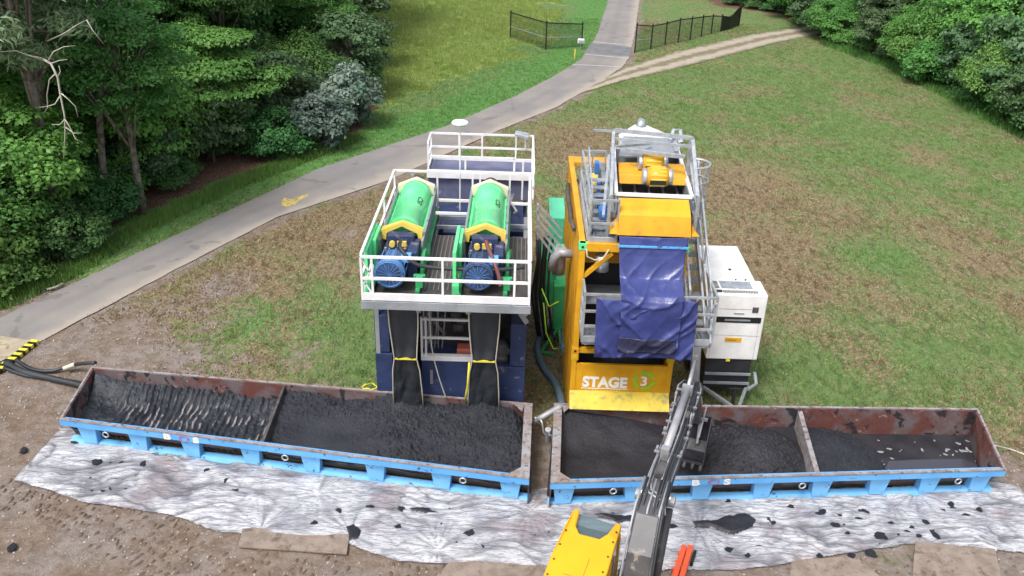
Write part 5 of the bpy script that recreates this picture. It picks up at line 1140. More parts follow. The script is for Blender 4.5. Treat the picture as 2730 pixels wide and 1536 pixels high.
# roof walkway (left side)
grating(UM, cx0+.16, 2.35, cy+.16, 20.3, 5.11, 'roof_grating')
rails(UM, [(cx0+.2,21.3),(cx0+.2,cy+.1),(2.3,cy+.1),(2.3,18.0)], 5.1, (.45,1.0), [(cx0+.2,y) for y in (21.3,20.0,18.9,17.9)]+[(2.3,cy+.12)], r=.024, mat='galv', name='roof_railing', toe=.12)
rails(UM, [(cx0+.2,21.3),(2.3,21.3)], 5.1, (.45,1.0), [(1.95,21.3),(2.28,21.3)], r=.024, mat='galv', name='roof_railing')
mb = MB()
for i in range(7): mb.box(1.8,2.25,18.5+i*.26,18.68+i*.26,5.14+i*.1,5.17+i*.1)
mb.bar((1.76,18.35,5.15),(1.76,20.4,6.0),.04,.14).bar((2.29,18.35,5.15),(2.29,20.4,6.0),.04,.14)
for x in (1.76,2.29): mb.bar((x,18.35,5.9),(x,20.4,6.5),.035).bar((x,18.35,5.15),(x,18.35,5.9),.035,up=(0,1,0)).bar((x,20.4,5.75),(x,20.4,6.5),.035,up=(0,1,0))
mb.build('roof_steps', 'galv', UM)
MB().tube([(1.72,18.3,5.4),(1.72,18.3,5.95),(1.72,18.5,5.95)],.028,8).build('yellow_gate', 'ropey', UM)
MB().cyl((2.15,21.6,4.85),(2.15,21.9,5.3),.2,18).build('valve_drum', 'chevron', UM, smooth=True)
mb = MB()
for i in range(6):
    x = r.uniform(cx0+.3, 2.2); mb.tube([(x,20.5,4.7),(x+.1,21.5,4.8),(x-.1,23,4.7)],.05,7)
mb.build('roof_pipes', 'tubegrey', UM, smooth=True)
MB().tube([(cx0-.05,19.0,4.9),(cx0-.12,19.5,4.95),(cx0-.08,20.3,4.8),(cx0-.12,21.2,4.95),(cx0-.06,22.2,4.85)],.055,8).build('side_cable_bundle', 'interior', UM, smooth=True)
# caged ladder on the right
mb = MB(); lx, ly = 4.32, 20.0
for z in (4.6,5.0,5.45,5.9,6.3):
    mb.tube([(lx+math.cos(a)*.36-.02, ly+math.sin(a)*.36, z) for a in [R(-110+i*20) for i in range(12)]], .022 if z < 6.2 else .03, 6)
for a in range(-90, 100, 30): mb.bar((lx+math.cos(R(a))*.36-.02, ly+math.sin(R(a))*.36, 4.3 if abs(a) > 40 else 3.0), (lx+math.cos(R(a))*.36-.02, ly+math.sin(R(a))*.36, 6.3), .022, up=(0,1,0))
for y in (19.8,20.2): mb.bar((cx1+.06,y,1.0),(cx1+.06,y,6.2),.05,up=(0,1,0))
for k in range(17): mb.bar((cx1+.06,19.8,1.2+k*.3),(cx1+.06,20.2,1.2+k*.3),.025)
mb.build('caged_ladder', 'galv', UM)

# ------------------------------------------------------------------ shale shaker on top
SS = thing('shale_shaker', 'grey framed shaker with two yellow vibrating motors and a yellow discharge hood', 'shaker', (3.15, 18.2, 5.1))
fx0, fx1 = 2.3, 3.98
def Q(px, py, z): return G(px, py, z)
fl_, fr_, bl_, br_ = Q(1571,481,6.05), Q(1739,496,6.05), Q(1551,389,6.25), Q(1713,391,6.25)
fl_ = Vector((2.28,18.45,6.05)); fr_ = Vector((3.98,18.4,6.05)); bl_ = Vector((2.45,21.15,6.25)); br_ = Vector((4.06,21.15,6.25))
mb = MB()
for a, b_ in ((fl_,fr_),(fr_,br_),(br_,bl_),(bl_,fl_)): mb.bar(a, b_, .075, .07)
bk = mb.build('basket_rim', 'white', SS)
mb = MB(); dn = Vector((0,0,.55))
for a, b_ in ((fl_,fr_),(fr_,br_),(br_,bl_),(bl_,fl_)):
    ctr = (fl_+fr_+bl_+br_)/4; ia, ib = a+(ctr-a).normalized()*.05, b_+(ctr-b_).normalized()*.05; ia2, ib2 = ia+(ctr-ia).normalized()*.02, ib+(ctr-ib).normalized()*.02
    mb.hexa([ia-dn, ib-dn, ib2-dn, ia2-dn], [ia, ib, ib2, ia2])
mb.build('basket', 'sheetgrey', SS)
mb = MB(); z_ = Vector((0,0,-.42)); pts = [fl_, fr_, br_, bl_]; mb.hexa([p+z_-Vector((0,0,.02)) for p in pts], [p+z_ for p in pts]); mb.build('screen_panel', 'interior', SS)
mb = MB()
for i in range(5):
    t = (i+.5)/5; mb.bar(L3(fl_, fr_, t)+z_+Vector((0,0,.03)), L3(bl_, br_, t)+z_+Vector((0,0,.03)), .05, .06)
mb.build('screen_clamp', 'tubegrey', SS)
cbm = MB().hexa([(2.42,19.25,6.0),(4.0,19.25,6.0),(4.02,20.1,6.05),(2.46,20.1,6.05)],[(2.42,19.35,6.2),(4.0,19.35,6.2),(4.02,20.0,6.28),(2.46,20.0,6.28)]).build('cross_beam', 'yellow', SS, bevel=.02)
for y_, z_2 in ((G(1645,444,6.36).y,6.36),(G(1645,409,6.4).y,6.4)):
    mo = MB().cyl((2.98,y_,z_2),(3.46,y_,z_2),.21,22).build('vibrator_motor', 'yellow', SS, smooth=True)
    for xa, xb in ((2.88,3.0),(3.44,3.56)): MB().cyl((xa,y_,z_2),(xb,y_,z_2),.185,22).build('weight_cover', 'galv', mo, smooth=True)
    mb = MB()
    for k in range(14):
        a = k*math.tau/14; mb.bar((3.05,y_+math.cos(a)*.215,z_2+math.sin(a)*.215),(3.4,y_+math.cos(a)*.215,z_2+math.sin(a)*.215),.02,.03)
    mb.build('motor_rib', 'chevron', mo); MB().box(3.04,3.4,y_-.23,y_-.14,z_2-.12,z_2-.02).build('motor_bolts', 'post', mo)
# discharge hood
hx0, hx1 = 2.32, 3.9
mb = MB(); prof = [(18.35,6.0),(17.98,5.86),(17.86,5.78),(17.72,5.36),(17.76,5.34),(17.9,5.74),(18.36,5.94)]
n = len(prof); mb.add([(hx0+(.0 if z > 5.7 else -.03),y,z) for y,z in prof]+[(hx1+(.0 if z > 5.7 else .03),y,z) for y,z in prof], [tuple(range(n)), tuple(range(n,2*n))] + [(i,(i+1)%n,n+(i+1)%n,n+i) for i in range(n)]); mb.build('discharge_hood', 'yellow', SS)
mb = MB().hexa([(2.16,17.95,5.3),(4.06,17.95,5.3),(4.06,18.6,5.3),(2.16,18.6,5.3)],[(2.16,17.95,5.38),(4.06,17.95,5.38),(4.06,18.6,5.38),(2.16,18.6,5.38)])
mb.hexa([(2.12,17.72,5.38),(2.3,17.72,5.38),(2.3,18.1,5.38),(2.16,18.1,5.38)],[(2.22,17.78,5.5),(2.3,17.78,5.62),(2.3,18.1,5.62),(2.2,18.1,5.5)]); mb.hexa([(3.94,17.72,5.38),(4.12,17.72,5.38),(4.08,18.1,5.38),(3.94,18.1,5.38)],[(3.94,17.78,5.62),(4.0,17.78,5.5),(4.0,18.1,5.5),(3.94,18.1,5.62)]); mb.build('hood_base', 'yellow', SS)
# support frame, gantry
mb = MB()
for x in (2.22, 4.1):
    for y in (18.5, 21.6): mb.bar((x,y,5.1),(x,y,5.65),.12,up=(0,1,0))
    mb.bar((x,18.3,5.6),(x,21.8,5.6),.12)
mb.build('skid_frame', 'sheetgrey', SS)
gl_, gr_ = Q(1546,327,7.0), Q(1739,347,7.0); yb2 = gl_.y; 
mb = MB()
mb.bar((gl_.x,yb2,7.0),(gr_.x,gr_.y,7.0),.08); mb.bar((gl_.x,yb2-.2,6.85),(gr_.x,gr_.y-.2,6.85),.06); mb.bar((gl_.x+.25,yb2-.55,6.7),(gr_.x-.2,gr_.y-.5,6.7),.08)
mb.bar((gl_.x,yb2,7.02),(gl_.x,yb2,5.1),.08,up=(0,1,0)); mb.bar((gr_.x,gr_.y,7.02),(gr_.x,gr_.y,5.1),.09,up=(0,1,0))
mb.bar((gl_.x-.03,yb2,6.95),(2.14,18.2,6.1),.07); mb.bar((gr_.x+.03,gr_.y,6.95),(4.08,18.3,6.1),.08); mb.bar((gl_.x-.1,yb2-.1,6.4),(2.0,18.2,5.6),.06); mb.bar((gr_.x+.05,gr_.y,6.4),(4.15,18.3,5.6),.06)
mb.bar((2.12,18.2,6.12),(2.12,18.2,5.1),.07,up=(0,1,0)); mb.bar((4.1,18.3,6.12),(4.1,18.3,5.1),.07,up=(0,1,0)); mb.bar((gl_.x,yb2-.5,6.75),(3.3,20.8,6.5),.05)
mb.bar((gl_.x-.5,yb2+.1,6.95),(gl_.x,yb2+.05,6.95),.05); mb.build('gantry', 'galv', SS)
a1_, a2_, a3_, a4_ = G(1556,392,6.3), G(1706,394,6.3), G(1706,348,6.5), G(1568,342,6.5); dz_ = Vector((0,0,.04))
MB().hexa([a1_-dz_,a2_-dz_,a3_-dz_,a4_-dz_],[a1_,a2_,a3_,a4_]).build('feed_box', 'sheetgrey', SS)
MB().bar(a2_+Vector((-.05,.05,.08)),a3_+Vector((-.15,0,.08)),.1).tube([a3_+Vector((-.3,-.5,.1)),a3_+Vector((-.2,-.3,.3)),a3_+Vector((-.03,-.3,.3)),a3_+Vector((0,-.5,.05))],.05,8).build('feed_arm', 'galv', SS)
ap = Y(1612, 318, 23.0); wl, wr = Y(1562,336,23.0), Y(1700,343,23.0)
mb = MB(); base_ = [(wl.x-.05,22.7,wl.z-.05),(wr.x+.1,22.7,wl.z-.1),(wr.x+.1,23.2,wl.z-.15),(wl.x-.05,23.2,wl.z-.1)]; top_ = [(ap.x-.16,ap.y-.15,ap.z),(ap.x+.16,ap.y-.15,ap.z),(ap.x+.16,ap.y+.15,ap.z),(ap.x-.16,ap.y+.15,ap.z)]
mb.hexa(base_, top_).box(wl.x-.03, wr.x+.08, 22.72, 23.18, 5.1, wl.z-.16); hop = mb.build('white_hopper', 'white', SS)
MB().tube([(ap.x,ap.y,ap.z-.1),(ap.x,ap.y,ap.z+.06),(ap.x+.02,ap.y+.08,ap.z+.16)],.15,14,.1).build('hopper_cap', 'galv', hop, smooth=True)
M['blueside'] = pmat('bright_blue_paint', (.05,.2,.6), .4)
mb = MB().cyl((2.04,19.6,5.45),(2.04,19.95,5.45),.1,16).box(2.02,2.1,20.2,20.5,5.3,5.6).cyl((2.08,18.75,5.42),(2.08,19.1,5.42),.12,16).box(2.0,2.1,20.95,21.2,5.6,5.9); mb.build('blue_motor', 'blueside', SS, smooth=False)

# ------------------------------------------------------------------ tarp
def tarp():
    o = thing('blue_tarp', 'blue tarp hanging from the yellow hood down over the balcony railing', 'tarp', (3.1, 17.0, 3))
    # profile y,z with parameter
    prof = np.array([(17.69,5.36),(17.64,5.2),(17.58,4.95),(17.5,4.72),(17.42,4.52),(17.2,4.38),(17.02,4.3),(16.93,4.2),(16.9,3.9),(16.9,3.5),(16.88,3.1),(16.88,2.72)])
    d = np.r_[0, np.cumsum(np.hypot(*np.diff(prof, axis=0).T))]; s = np.linspace(0, d[-1], 110); py, pz = np.interp(s, d, prof[:,0]), np.interp(s, d, prof[:,1])
    def sheet(name, xf, u0, s0, s1, mat, off, nu=70, seed=0):
        k = (s >= s0) & (s <= s1); yy, zz = py[k], pz[k]; u = np.linspace(0, 1, nu); U, J = np.meshgrid(u, np.arange(k.sum()), indexing='ij')
        x0_, x1_ = xf(zz); XX = x0_[J]*(1-U)+x1_[J]*U; YY = yy[J]-off; ZZ = zz[J]
        xn = (XX-3.08)/.75; W1 = ZZ + .42*(1-xn**2) + (fbm(XX*1.3+seed, ZZ*1.2, 3)-.5)*.5; W2 = ZZ - XX*.8 + (fbm(XX*1.1+seed+4, ZZ, 2)-.5)*.5
        rg = lambda a: 1-np.abs(2*a-1)
        f = rg(vn(W1*2.4+seed, XX*.5+3))**3*.085 + rg(vn(W2*2.1+seed+9, XX*.6))**5*.05 + (fbm(XX*9, ZZ*9+seed, 2)-.5)*.012
        low = sst(4.9,4.4,ZZ); sag = .06*np.sin(np.clip(U,0,1)*np.pi)*np.exp(-((ZZ-4.35)/.35)**2)
        YY = YY - f*(.15+.85*low) ; ZZ = ZZ - sag
        i = np.arange(XX.size).reshape(XX.shape); q = np.stack([i[:-1,:-1], i[1:,:-1], i[1:,1:], i[:-1,1:]], -1).reshape(-1,4)
        ob = npmesh(name, np.stack([XX-3.1, YY-17.0, ZZ-3], -1).reshape(-1,3), q, mat, o, smooth=True); md = ob.modifiers.new('t', 'SOLIDIFY'); md.thickness = .006; return ob
    sR = np.interp(4.22, prof[::-1,1], d[::-1])
    sheet('hanging_strip', lambda z: (np.interp(z,[2.7,4.2,5.36],[2.45,2.4,2.33]), np.interp(z,[2.7,4.2,5.36],[3.75,3.76,3.86])), 0, 0, d[-1]*.93, 'tarp', .03)
    sheet('rail_drape', lambda z: (z*0+1.86+(4.2-z)*.03, z*0+4.1+(4.2-z)*.02), 0, sR, d[-1], 'tarp', -.005, 90, 5)
    k0 = np.interp(3.27, prof[::-1,1], d[::-1]); k1 = np.interp(2.86, prof[::-1,1], d[::-1])
    sheet('wet_patch', lambda z: (z*0+2.42, z*0+3.7), 0, k0, k1, 'tarpdark', .042, 60, 0)
    MB().bar((2.3,17.57,5.16),(3.88,17.57,5.16),.04).build('batten', 'binblue', o)
tarp()

# ------------------------------------------------------------------ green valve unit between the two
GU = thing('valve_cabinet', 'green pump and valve cabinet stack squeezed between the navy skid and yellow container', 'cabinet', (1.05, 21, 0))
def gbox(px0, py0, px1, py1, z, dep, hgt, name, mat, **k):
    a, b_ = G(px0, py0, z), G(px1, py1, z); return MB().box(a.x, b_.x, a.y, a.y+dep, z-hgt, z).build(name, mat, GU, **k)
a = G(1382,548,3.0); gb1 = MB().box(a.x, a.x+.5, a.y, a.y+1.7, 1.6, 3.0).build('upper_cabinet', 'mint', GU, bevel=.02)
MB().box(a.x-.18, a.x+.48, a.y+.1, a.y+1.6, .0, 1.58).build('lower_cabinet', 'green2', GU, bevel=.02)
a = G(1400,655,2.6); MB().box(a.x, a.x+.3, a.y, a.y+1.15, 1.2, 2.6).build('front_cabinet', 'mint', GU, bevel=.02)
MB().box(a.x-.05, a.x+.32, a.y-.4, a.y-.02, .6, 2.0).build('pump_box', 'green2', GU, bevel=.02)
mb = MB(); b0 = a+Vector((0,-.3,0))
mb.bar((b0.x+.15,b0.y-.1,.65),(b0.x-.35,b0.y-.5,.05),.07).bar((b0.x+.15,b0.y-.1,.65),(b0.x+.25,b0.y-.6,.05),.06).bar((b0.x-.35,b0.y-.5,.06),(b0.x,b0.y-.55,.06),.06); mb.build('foot_frame', 'green2', GU)
mb = MB().cyl((1.18,20.1,3.2),(1.2,20.1,3.9),.16,14); mb.tube([(.98,19.9,3.4),(1.05,19.9,3.75),(1.2,19.85,3.9),(1.5,19.8,3.9)],.115,16); mb.build('elbow_pipe', 'tubegrey', GU, smooth=True)
mb = MB()
for k in range(7):
    if k in (2,5): continue
    x = .62+.075*k; mb.tube([(x,21.3,3.7),(x+.05-.02*k,21.4+.05*k,2.9),(x-.06+.03*(k%3),21.5,1.8),(x+.1,21.9-.1*k,.7),(x+.2,22.0,.1)],.05 if k%2 else .035,8)
mb.build('hanging_hoses', 'rubber', GU, smooth=True)
mb = MB().tube([(.75,19.6,3.0),(.95,19.4,2.6),(1.2,19.5,2.7)],.02,6).tube([(.8,19.2,2.8),(.9,19.1,2.0),(1.1,19.0,1.6),(1.3,19.2,1.5)],.018,6); mb.build('thin_cables', 'lime', GU, smooth=True)
MB().cyl((.98,23.0,2.9),(1.0,23.1,3.9),.012,6).build('aerial', 'rope', GU)

# ------------------------------------------------------------------ generator
GN = thing('generator', 'white towable generator with a dark base, right of the yellow container', 'generator', (5.65, 19.2, 0))
g0, g1, gy0, gy1 = 5.08, 6.37, 19.2, 22.25
MB().box(g0,g1-.12,gy0+.85,gy1,1.33,3.17).build('canopy', 'genwhite', GN, bevel=.02)
MB().box(g0-.03,g1,gy0,gy0+.84,1.33,3.2).build('front_canopy', 'genwhite', GN, bevel=.025)
mb = MB().box(g0+.0,g1-.12,gy0+.05,gy1,.42,1.32); mb.build('base_tank', 'black', GN)
mb = MB()
for xa, xb in ((g0+.2,g0+.56),(g0+.62,g0+.98)): mb.box(xa,xb,gy0+.34,gy0+.74,3.203,3.215)
mb.build('roof_hatch', 'sheetgrey', GN) ; MB().box(g0+.22,g0+.96,gy0+.36,gy0+.72,3.216,3.219).build('hatch_mesh', 'galv', GN)
mb = MB()
for k in range(22): mb.box(g0+.2+k*.04,g0+.222+k*.04,gy0+.1,gy0+.24,3.203,3.212)
for k in range(6): mb.box(g0+.0,g0+.14,gy0+.35+k*.07,gy0+.38+k*.07,3.203,3.212)
mb.build('roof_grille', 'interior', GN); MB().box(g0+.03,g0+.17,gy0+.12,gy0+.22,3.203,3.225).build('roof_vent', 'black', GN)
MB().box(g0+.02,g1-.08,gy0-.012,gy0-.002,2.42,2.58).build('front_band', 'post', GN)
MB().box(g0+.3,g1-.35,gy0-.018,gy0-.013,2.47,2.52).build('band_strip', 'sheetgrey', GN)
MB().box(g0+.95,g0+1.1,gy0-.014,gy0-.002,2.72,2.87).build('label_plate', 'interior', GN)
mb = MB().box(g0+.0,g1-.05,gy0-.006,gy0-.002,2.04,2.05).box(g0+.03,g0+.036,gy0-.006,gy0-.002,1.36,2.4).box(g1-.12,g1-.114,gy0-.006,gy0-.002,1.36,2.4).box(g0+.1,g1-.3,gy0-.006,gy0-.002,2.8,2.81); mb.build('door_seams', 'sheetgrey', GN)
MB().box(g0+.5,g0+.76,gy0-.02,gy0-.002,2.68,2.7).build('handle', 'sheetgrey', GN)
MB().box(g0+.38,g0+.8,gy0-.014,gy0-.002,1.86,1.98).build('warning_sticker', 'sticker', GN)
MB().box(g0+.42,g0+.68,gy0-.017,gy0-.0145,1.91,1.925).build('sticker_line', 'post', GN); MB().box(g0+.5,g0+.6,gy0-.01,gy0+.05,1.27,1.315).build('latch', 'ropey', GN)
mb = MB().cyl((5.72,20.7,3.17),(5.72,20.7,3.19),.04,10).cyl((5.75,19.95+.15,3.17),(5.75,20.1,3.2),.02,8).cyl((6.0,20.1,3.17),(6.0,20.1,3.2),.025,8); mb.build('lifting_eye', 'post', GN)
mb = MB()
for z in (.9, .62): mb.bar((g0,gy0-.02,z),(g1-.1,gy0-.02,z),.05,.06)
mb.bar((g0+.02,gy0,.45),(5.75,18.35,.4),.08).bar((g1-.15,gy0,.45),(5.85,18.35,.4),.08).bar((5.8,18.4,.42),(5.8,18.1,.42),.09); mb.bar((g1-.05,gy0+.1,.35),(g1-.05,gy1,.35),.1)
mb.tube([(g1-.12,gy0-.1,.5),(g1+.05,gy0-.15,.7),(g1+.08,gy0+.2,.8),(g1+.05,gy0+.5,.6)],.05,8); mb.build('drawbar_frame', 'sheetgrey', GN)
MB().cyl((5.8,18.75,.02),(5.8,18.75,.75),.045,10).bar((5.65,18.75,.72),(5.98,18.75,.72),.05).build('jockey_stand', 'black', GN)
for s in (g0-.02, g1-.1):
    wh = MB().cyl((s-.1,21.0,.34),(s+.1,21.0,.34),.34,22).build('wheel', 'rubber', GN, smooth=True); MB().cyl((s-.105,21.0,.34),(s+.105,21.0,.34),.18,16).build('wheel_rim', 'galv', wh)

# ------------------------------------------------------------------ excavator
EX = thing('excavator', 'yellow and grey excavator reaching over the right bin from the bottom of the photo', 'excavator', (2.06, 9.80, 0), R(-18.3))
E_ = lambda mb, n, m, p=EX, **k: mb.build(n, m, p, world=False, **k)
for s in (-1, 1):
    tkk = E_(MB().hexa([(s*.95-.22,-1.2,0),(s*.95+.22,-1.2,0),(s*.95+.22,1.2,0),(s*.95-.22,1.2,0)],[(s*.95-.22,-1.45,.35),(s*.95+.22,-1.45,.35),(s*.95+.22,1.45,.35),(s*.95-.22,1.45,.35)]).box(s*.95-.22,s*.95+.22,-1.35,1.35,.355,.62), 'track', 'rubber', bevel=.05)
E_(MB().cyl((0,0,.5),(0,0,.85),.5,24), 'turntable', 'exgrey'); hb = E_(MB().box(-1.1,1.1,-1.7,.55,.86,1.55), 'house', 'exyellow', bevel=.08)
E_(MB().box(-.4,1.08,-1.65,-.4,1.56,2.0), 'engine_cover', 'exyellow', bevel=.08)
# cab
mb = MB()
cxa, cxb = -1.44, -.5
for x in (cxa+.04, cxb-.04):
    for y in (-.3, .55, 1.18): mb.bar((x,y,1.3),(x,y+(.04 if y > 1 else 0),2.75),.07,up=(0,1,0))
mb.box(cxa,cxb,-.35,1.25,.95,1.35); cab = E_(mb, 'cab', 'exyellow')
E_(MB().box(cxa+.03,cxb-.03,-.32,1.2,1.36,2.74), 'cab_glass', 'glass', cab)
# roof with a notch for the skylight
prof = [(cxa+.02,-.35),(cxb-.02,-.35),(cxb,.2),(cxb-.02,.92),(cxb-.03,1.36),(cxb-.12,1.42),(cxb-.16,1.3),(cxb-.2,1.02),(cxb-.3,.86),(cxa+.3,.86),(cxa+.2,1.02),(cxa+.16,1.42),(cxa+.11,1.52),(cxa+.04,1.48),(cxa+.02,1.0),(cxa,.2)]
n = len(prof); vs = [(x,y,2.78-(.05 if y > 1.2 else 0)) for x,y in prof]+[(x,y,2.9-(.06 if y > 1.2 else 0)) for x,y in prof]
E_(MB().add(vs, [tuple(range(n))[::-1], tuple(range(n,2*n))]+[(i,(i+1)%n,n+(i+1)%n,n+i) for i in range(n)]), 'cab_roof', 'exyellow', cab, bevel=.025)
E_(MB().hexa([(cxa+.14,.82,2.8),(cxb-.14,.82,2.8),(cxb-.14,1.42,2.74),(cxa+.12,1.46,2.74)],[(cxa+.14,.82,2.82),(cxb-.14,.82,2.82),(cxb-.14,1.42,2.76),(cxa+.12,1.46,2.76)]), 'skylight', 'glass', cab)
mb = MB()
for x in (cxa+.07, cxb-.07):
    for y in (-.2,.15,.5,.85,1.2 if x < -1 else 1.1): mb.cyl((x,y,2.895 if y < 1.15 else 2.84),(x,y,2.915 if y < 1.15 else 2.86),.018,8)
E_(mb, 'roof_bolt', 'bolt', cab); E_(MB().box(cxa+.3,cxb-.3,-.1,-.095,2.9,2.906).box(cxb-.34,cxb-.334,-.34,.35,2.9,2.906), 'roof_seam', 'bolt', cab)
# boom
bx = .0
def boomsec(pts):   # list of (y, z, half width, half height)
    mb = MB(); 
    for y, z, hw, hh, ang in pts:
        c_, s_ = math.cos(ang), math.sin(ang)
        for dx, dh in ((-1,-1),(1,-1),(1,1),(-1,1)): mb.v.append((bx+dx*hw, y - dh*hh*s_, z + dh*hh*c_))
    for j in range(len(pts)-1):
        for i in range(4): mb.f.append((j*4+i, j*4+(i+1)%4, (j+1)*4+(i+1)%4, (j+1)*4+i))
    mb.f.append((3,2,1,0)); k = 4*(len(pts)-1); mb.f.append((k,k+1,k+2,k+3)); return mb
bm = E_(boomsec([(.45,1.55,.2,.16,R(75)),(.62,2.3,.2,.26,R(68)),(.82,2.9,.2,.3,R(58)),(1.15,3.25,.19,.29,R(30)),(1.7,3.43,.165,.25,R(10)),(3.1,3.55,.13,.2,R(4)),(4.75,3.55,.12,.15,R(-2))]), 'boom', 'exgrey', bevel=.015)
E_(MB().cyl((-.22,1.25,3.2),(.22,1.25,3.2),.06,12).cyl((-.26,1.72,3.35),(.26,1.72,3.35),.07,12), 'pin', 'steel', bm)
E_(MB().cyl((-.33,1.72,3.3),(-.2,1.72,3.3),.1,14).cyl((.2,1.72,3.3),(.33,1.72,3.3),.1,14), 'pin_boss', 'sheetgrey', bm)
# stick cylinder on top of the boom
cyl_ = E_(MB().cyl((-.03,2.3,3.84),(-.01,4.25,3.9),.07,16), 'stick_cylinder', 'tubegrey', bm, smooth=True); E_(MB().cyl((-.01,4.2,3.9),(0,4.95,4.12),.038,12), 'piston_rod', 'steel', cyl_, smooth=True)
E_(MB().box(-.1,.04,2.2,2.34,3.72,3.95).box(-.11,.09,4.2,4.3,3.8,4.0), 'cylinder_bracket', 'steel', bm)
# hoses along the boom
r = random.Random(4)
for k, x in enumerate((-.2,-.165,-.11,.06,.1,.145,.185,.215)):
    zz = [2.9,3.5,3.68,3.76,3.73,3.74]; off = .02*(k%3)
    if abs(x) > .15: pts = [(x,.9,2.75),(x,1.35,3.35),(x,2.0,3.55),(x+.01,3.0,3.6+off),(x,4.0,3.62+off),(x*1.15,4.7,3.68+off),(x*.8,5.05,3.6)]
    else: pts = [(x,.85,2.95+off),(x,1.2,3.56+off),(x,1.9,3.74+off),(x,3.0,3.8+off),(x,4.2,3.76+off),(x*.9,4.8,3.74+off)]
    E_(MB().tube(pts, .017, 6), 'hydraulic_hose', 'rubber' if k % 3 else 'tubegrey', bm, smooth=True)
for x0_, x1_, y_ in ((-.12,.16,1.42),(-.09,.19,1.5),(-.14,.13,1.58)):
    E_(MB().tube([(x0_,y_+.7,3.76),(x0_,y_+.12,3.66),(x0_+.04,y_,3.62),(x1_,y_-.1,3.6),(x1_+.07,y_-.3,3.42)], .016, 6), 'steel_pipe', 'galv', bm, smooth=True)
for k, x in enumerate((-.25,-.2,-.02,.08,.2,.25)):
    E_(MB().tube([(x,.35,1.9),(x,.5,2.6),(x*.95,.72,3.15),(x*.9,1.1,3.56),(x*.85,1.7,3.7)], .02, 6), 'hydraulic_hose', 'rubber' if k % 2 else 'tubegrey', bm, smooth=True)
E_(MB().box(-.06,.06,1.75,2.1,3.7,3.78).box(-.16,-.08,2.55,2.75,3.72,3.84).box(.08,.15,3.45,3.65,3.72,3.84).box(-.15,-.09,3.9,4.1,3.7,3.82).box(-.05,.12,2.75,2.8,3.76,3.8), 'valve_block', 'interior', bm)
mb = MB()
for y_ in (2.35,2.9,3.3,3.9,4.45): mb.box(-.235,.235,y_,y_+.035,3.74 if y_ < 4 else 3.72,3.775 if y_ < 4 else 3.755)
for y_ in (2.5,3.1,3.7,4.3):
    for x in (-.22,.2): mb.box(x-.02,x+.02,y_,y_+.1,3.64,3.72)
E_(mb, 'hose_clamp', 'steel', bm)
for x in (-.24,.24): E_(MB().cyl((x,.95,1.3),(x,1.75,3.1),.075,14), 'boom_cylinder', 'exgrey', bm, smooth=True)
for ob_ in [bm]+list(bm.children):
    for v_ in ob_.data.vertices: v_.co.x -= .09*min(1, max(0, (2.9-v_.co.y)/1.4))
# stick and bucket (world measured, brought into the excavator frame)
inv = rmat(EX).inverted()
t0, t1, t2 = inv @ Vector((3.72,14.95,4.18)), inv @ Vector((3.68,14.55,3.55)), inv @ Vector((4.22,15.95,1.75))
st = E_(MB().bar(t0, t1, .17, .22).bar(t1, t2, .16, .26), 'stick', 'exgrey', bevel=.02)
E_(MB().bar(t1+Vector((0,.2,.05)), t2+Vector((0,.12,.3)), .1), 'bucket_cylinder', 'steel', st)
lk = inv @ Vector((4.35,16.2,1.5)); mb = MB().bar(t2, lk, .06).bar(lk, lk+Vector((.02,-.15,-.5)), .05); mb.bar(t2+Vector((.15,.1,.3)), t2+Vector((.1,-.2,-.35)), .035).bar(t2+Vector((-.15,.1,.25)), t2+Vector((-.12,-.3,-.4)), .035).bar(t2+Vector((-.2,0,.02)), t2+Vector((.22,0,.02)), .06); E_(mb, 'bucket_link', 'tubegrey', st)
bc = inv @ Vector((4.2,15.95,.8)); mb = MB(); prof = [(.35,.75),(.42,.35),(.35,.0),(.1,-.2),(-.25,-.22),(-.42,-.12),(-.4,-.06),(-.2,-.14),(.08,-.12),(.28,.05),(.33,.35),(.28,.72)]
n = len(prof); mb.add([(bc.x-.32,bc.y+y,bc.z+z+.15) for y,z in prof]+[(bc.x+.32,bc.y+y,bc.z+z+.15) for y,z in prof], [(i,(i+1)%n,n+(i+1)%n,n+i) for i in range(n)])
for x in (-.32,.3):
    side = [(.35,.75),(.42,.35),(.35,0),(.1,-.2),(-.25,-.22),(-.42,-.12),(-.2,.3)]; k = len(side)
    mb.add([(bc.x+x,bc.y+y,bc.z+z+.15) for y,z in side]+[(bc.x+x+.02,bc.y+y,bc.z+z+.15) for y,z in side], [tuple(range(k)), tuple(range(k,2*k))]+[(i,(i+1)%k,k+(i+1)%k,k+i) for i in range(k)])
bu = E_(mb, 'bucket', 'sludgewet')
for k in range(4): E_(MB().box(bc.x-.3+k*.18,bc.x-.24+k*.18,bc.y-.56,bc.y-.38,bc.z-.02,bc.z+.03), 'bucket_tooth', 'interior', bu)
# side step / counter part between cab and boom
mb = MB()
for k in range(4): mb.box(-.42,-.3,-.2+k*.38,.08+k*.38,2.1,2.2)
E_(mb, 'side_panel', 'galv'); E_(MB().box(-.46,-.26,-.3,1.4,1.2,2.09), 'valve_cover', 'interior')
# orange barrier rails
OB = thing('barrier_rail', 'pair of orange rails lying on the sheeting at the bottom of the photo', 'barrier', tuple(G(1710,1420)))
for dx in (-7, 9):
    a, b_ = G(1728+dx, 1374, .16), G(1697+dx*1.2, 1475, .16); MB().bar(a, b_, .11, .09).build('rail', 'orange', OB, bevel=.015)
mb = MB()
for k in range(5): c = L3(G(1721,1392,.1), G(1690,1472,.1), k/4); mb.box(c.x-.14,c.x+.14,c.y-.02,c.y+.02,.06,.11)
mb.build('cross_piece', 'orange', OB); a, b_ = G(1748,1388,.1), G(1738,1420,.1); MB().bar(a, b_, .06, .1).build('rail_foot', 'post', OB)

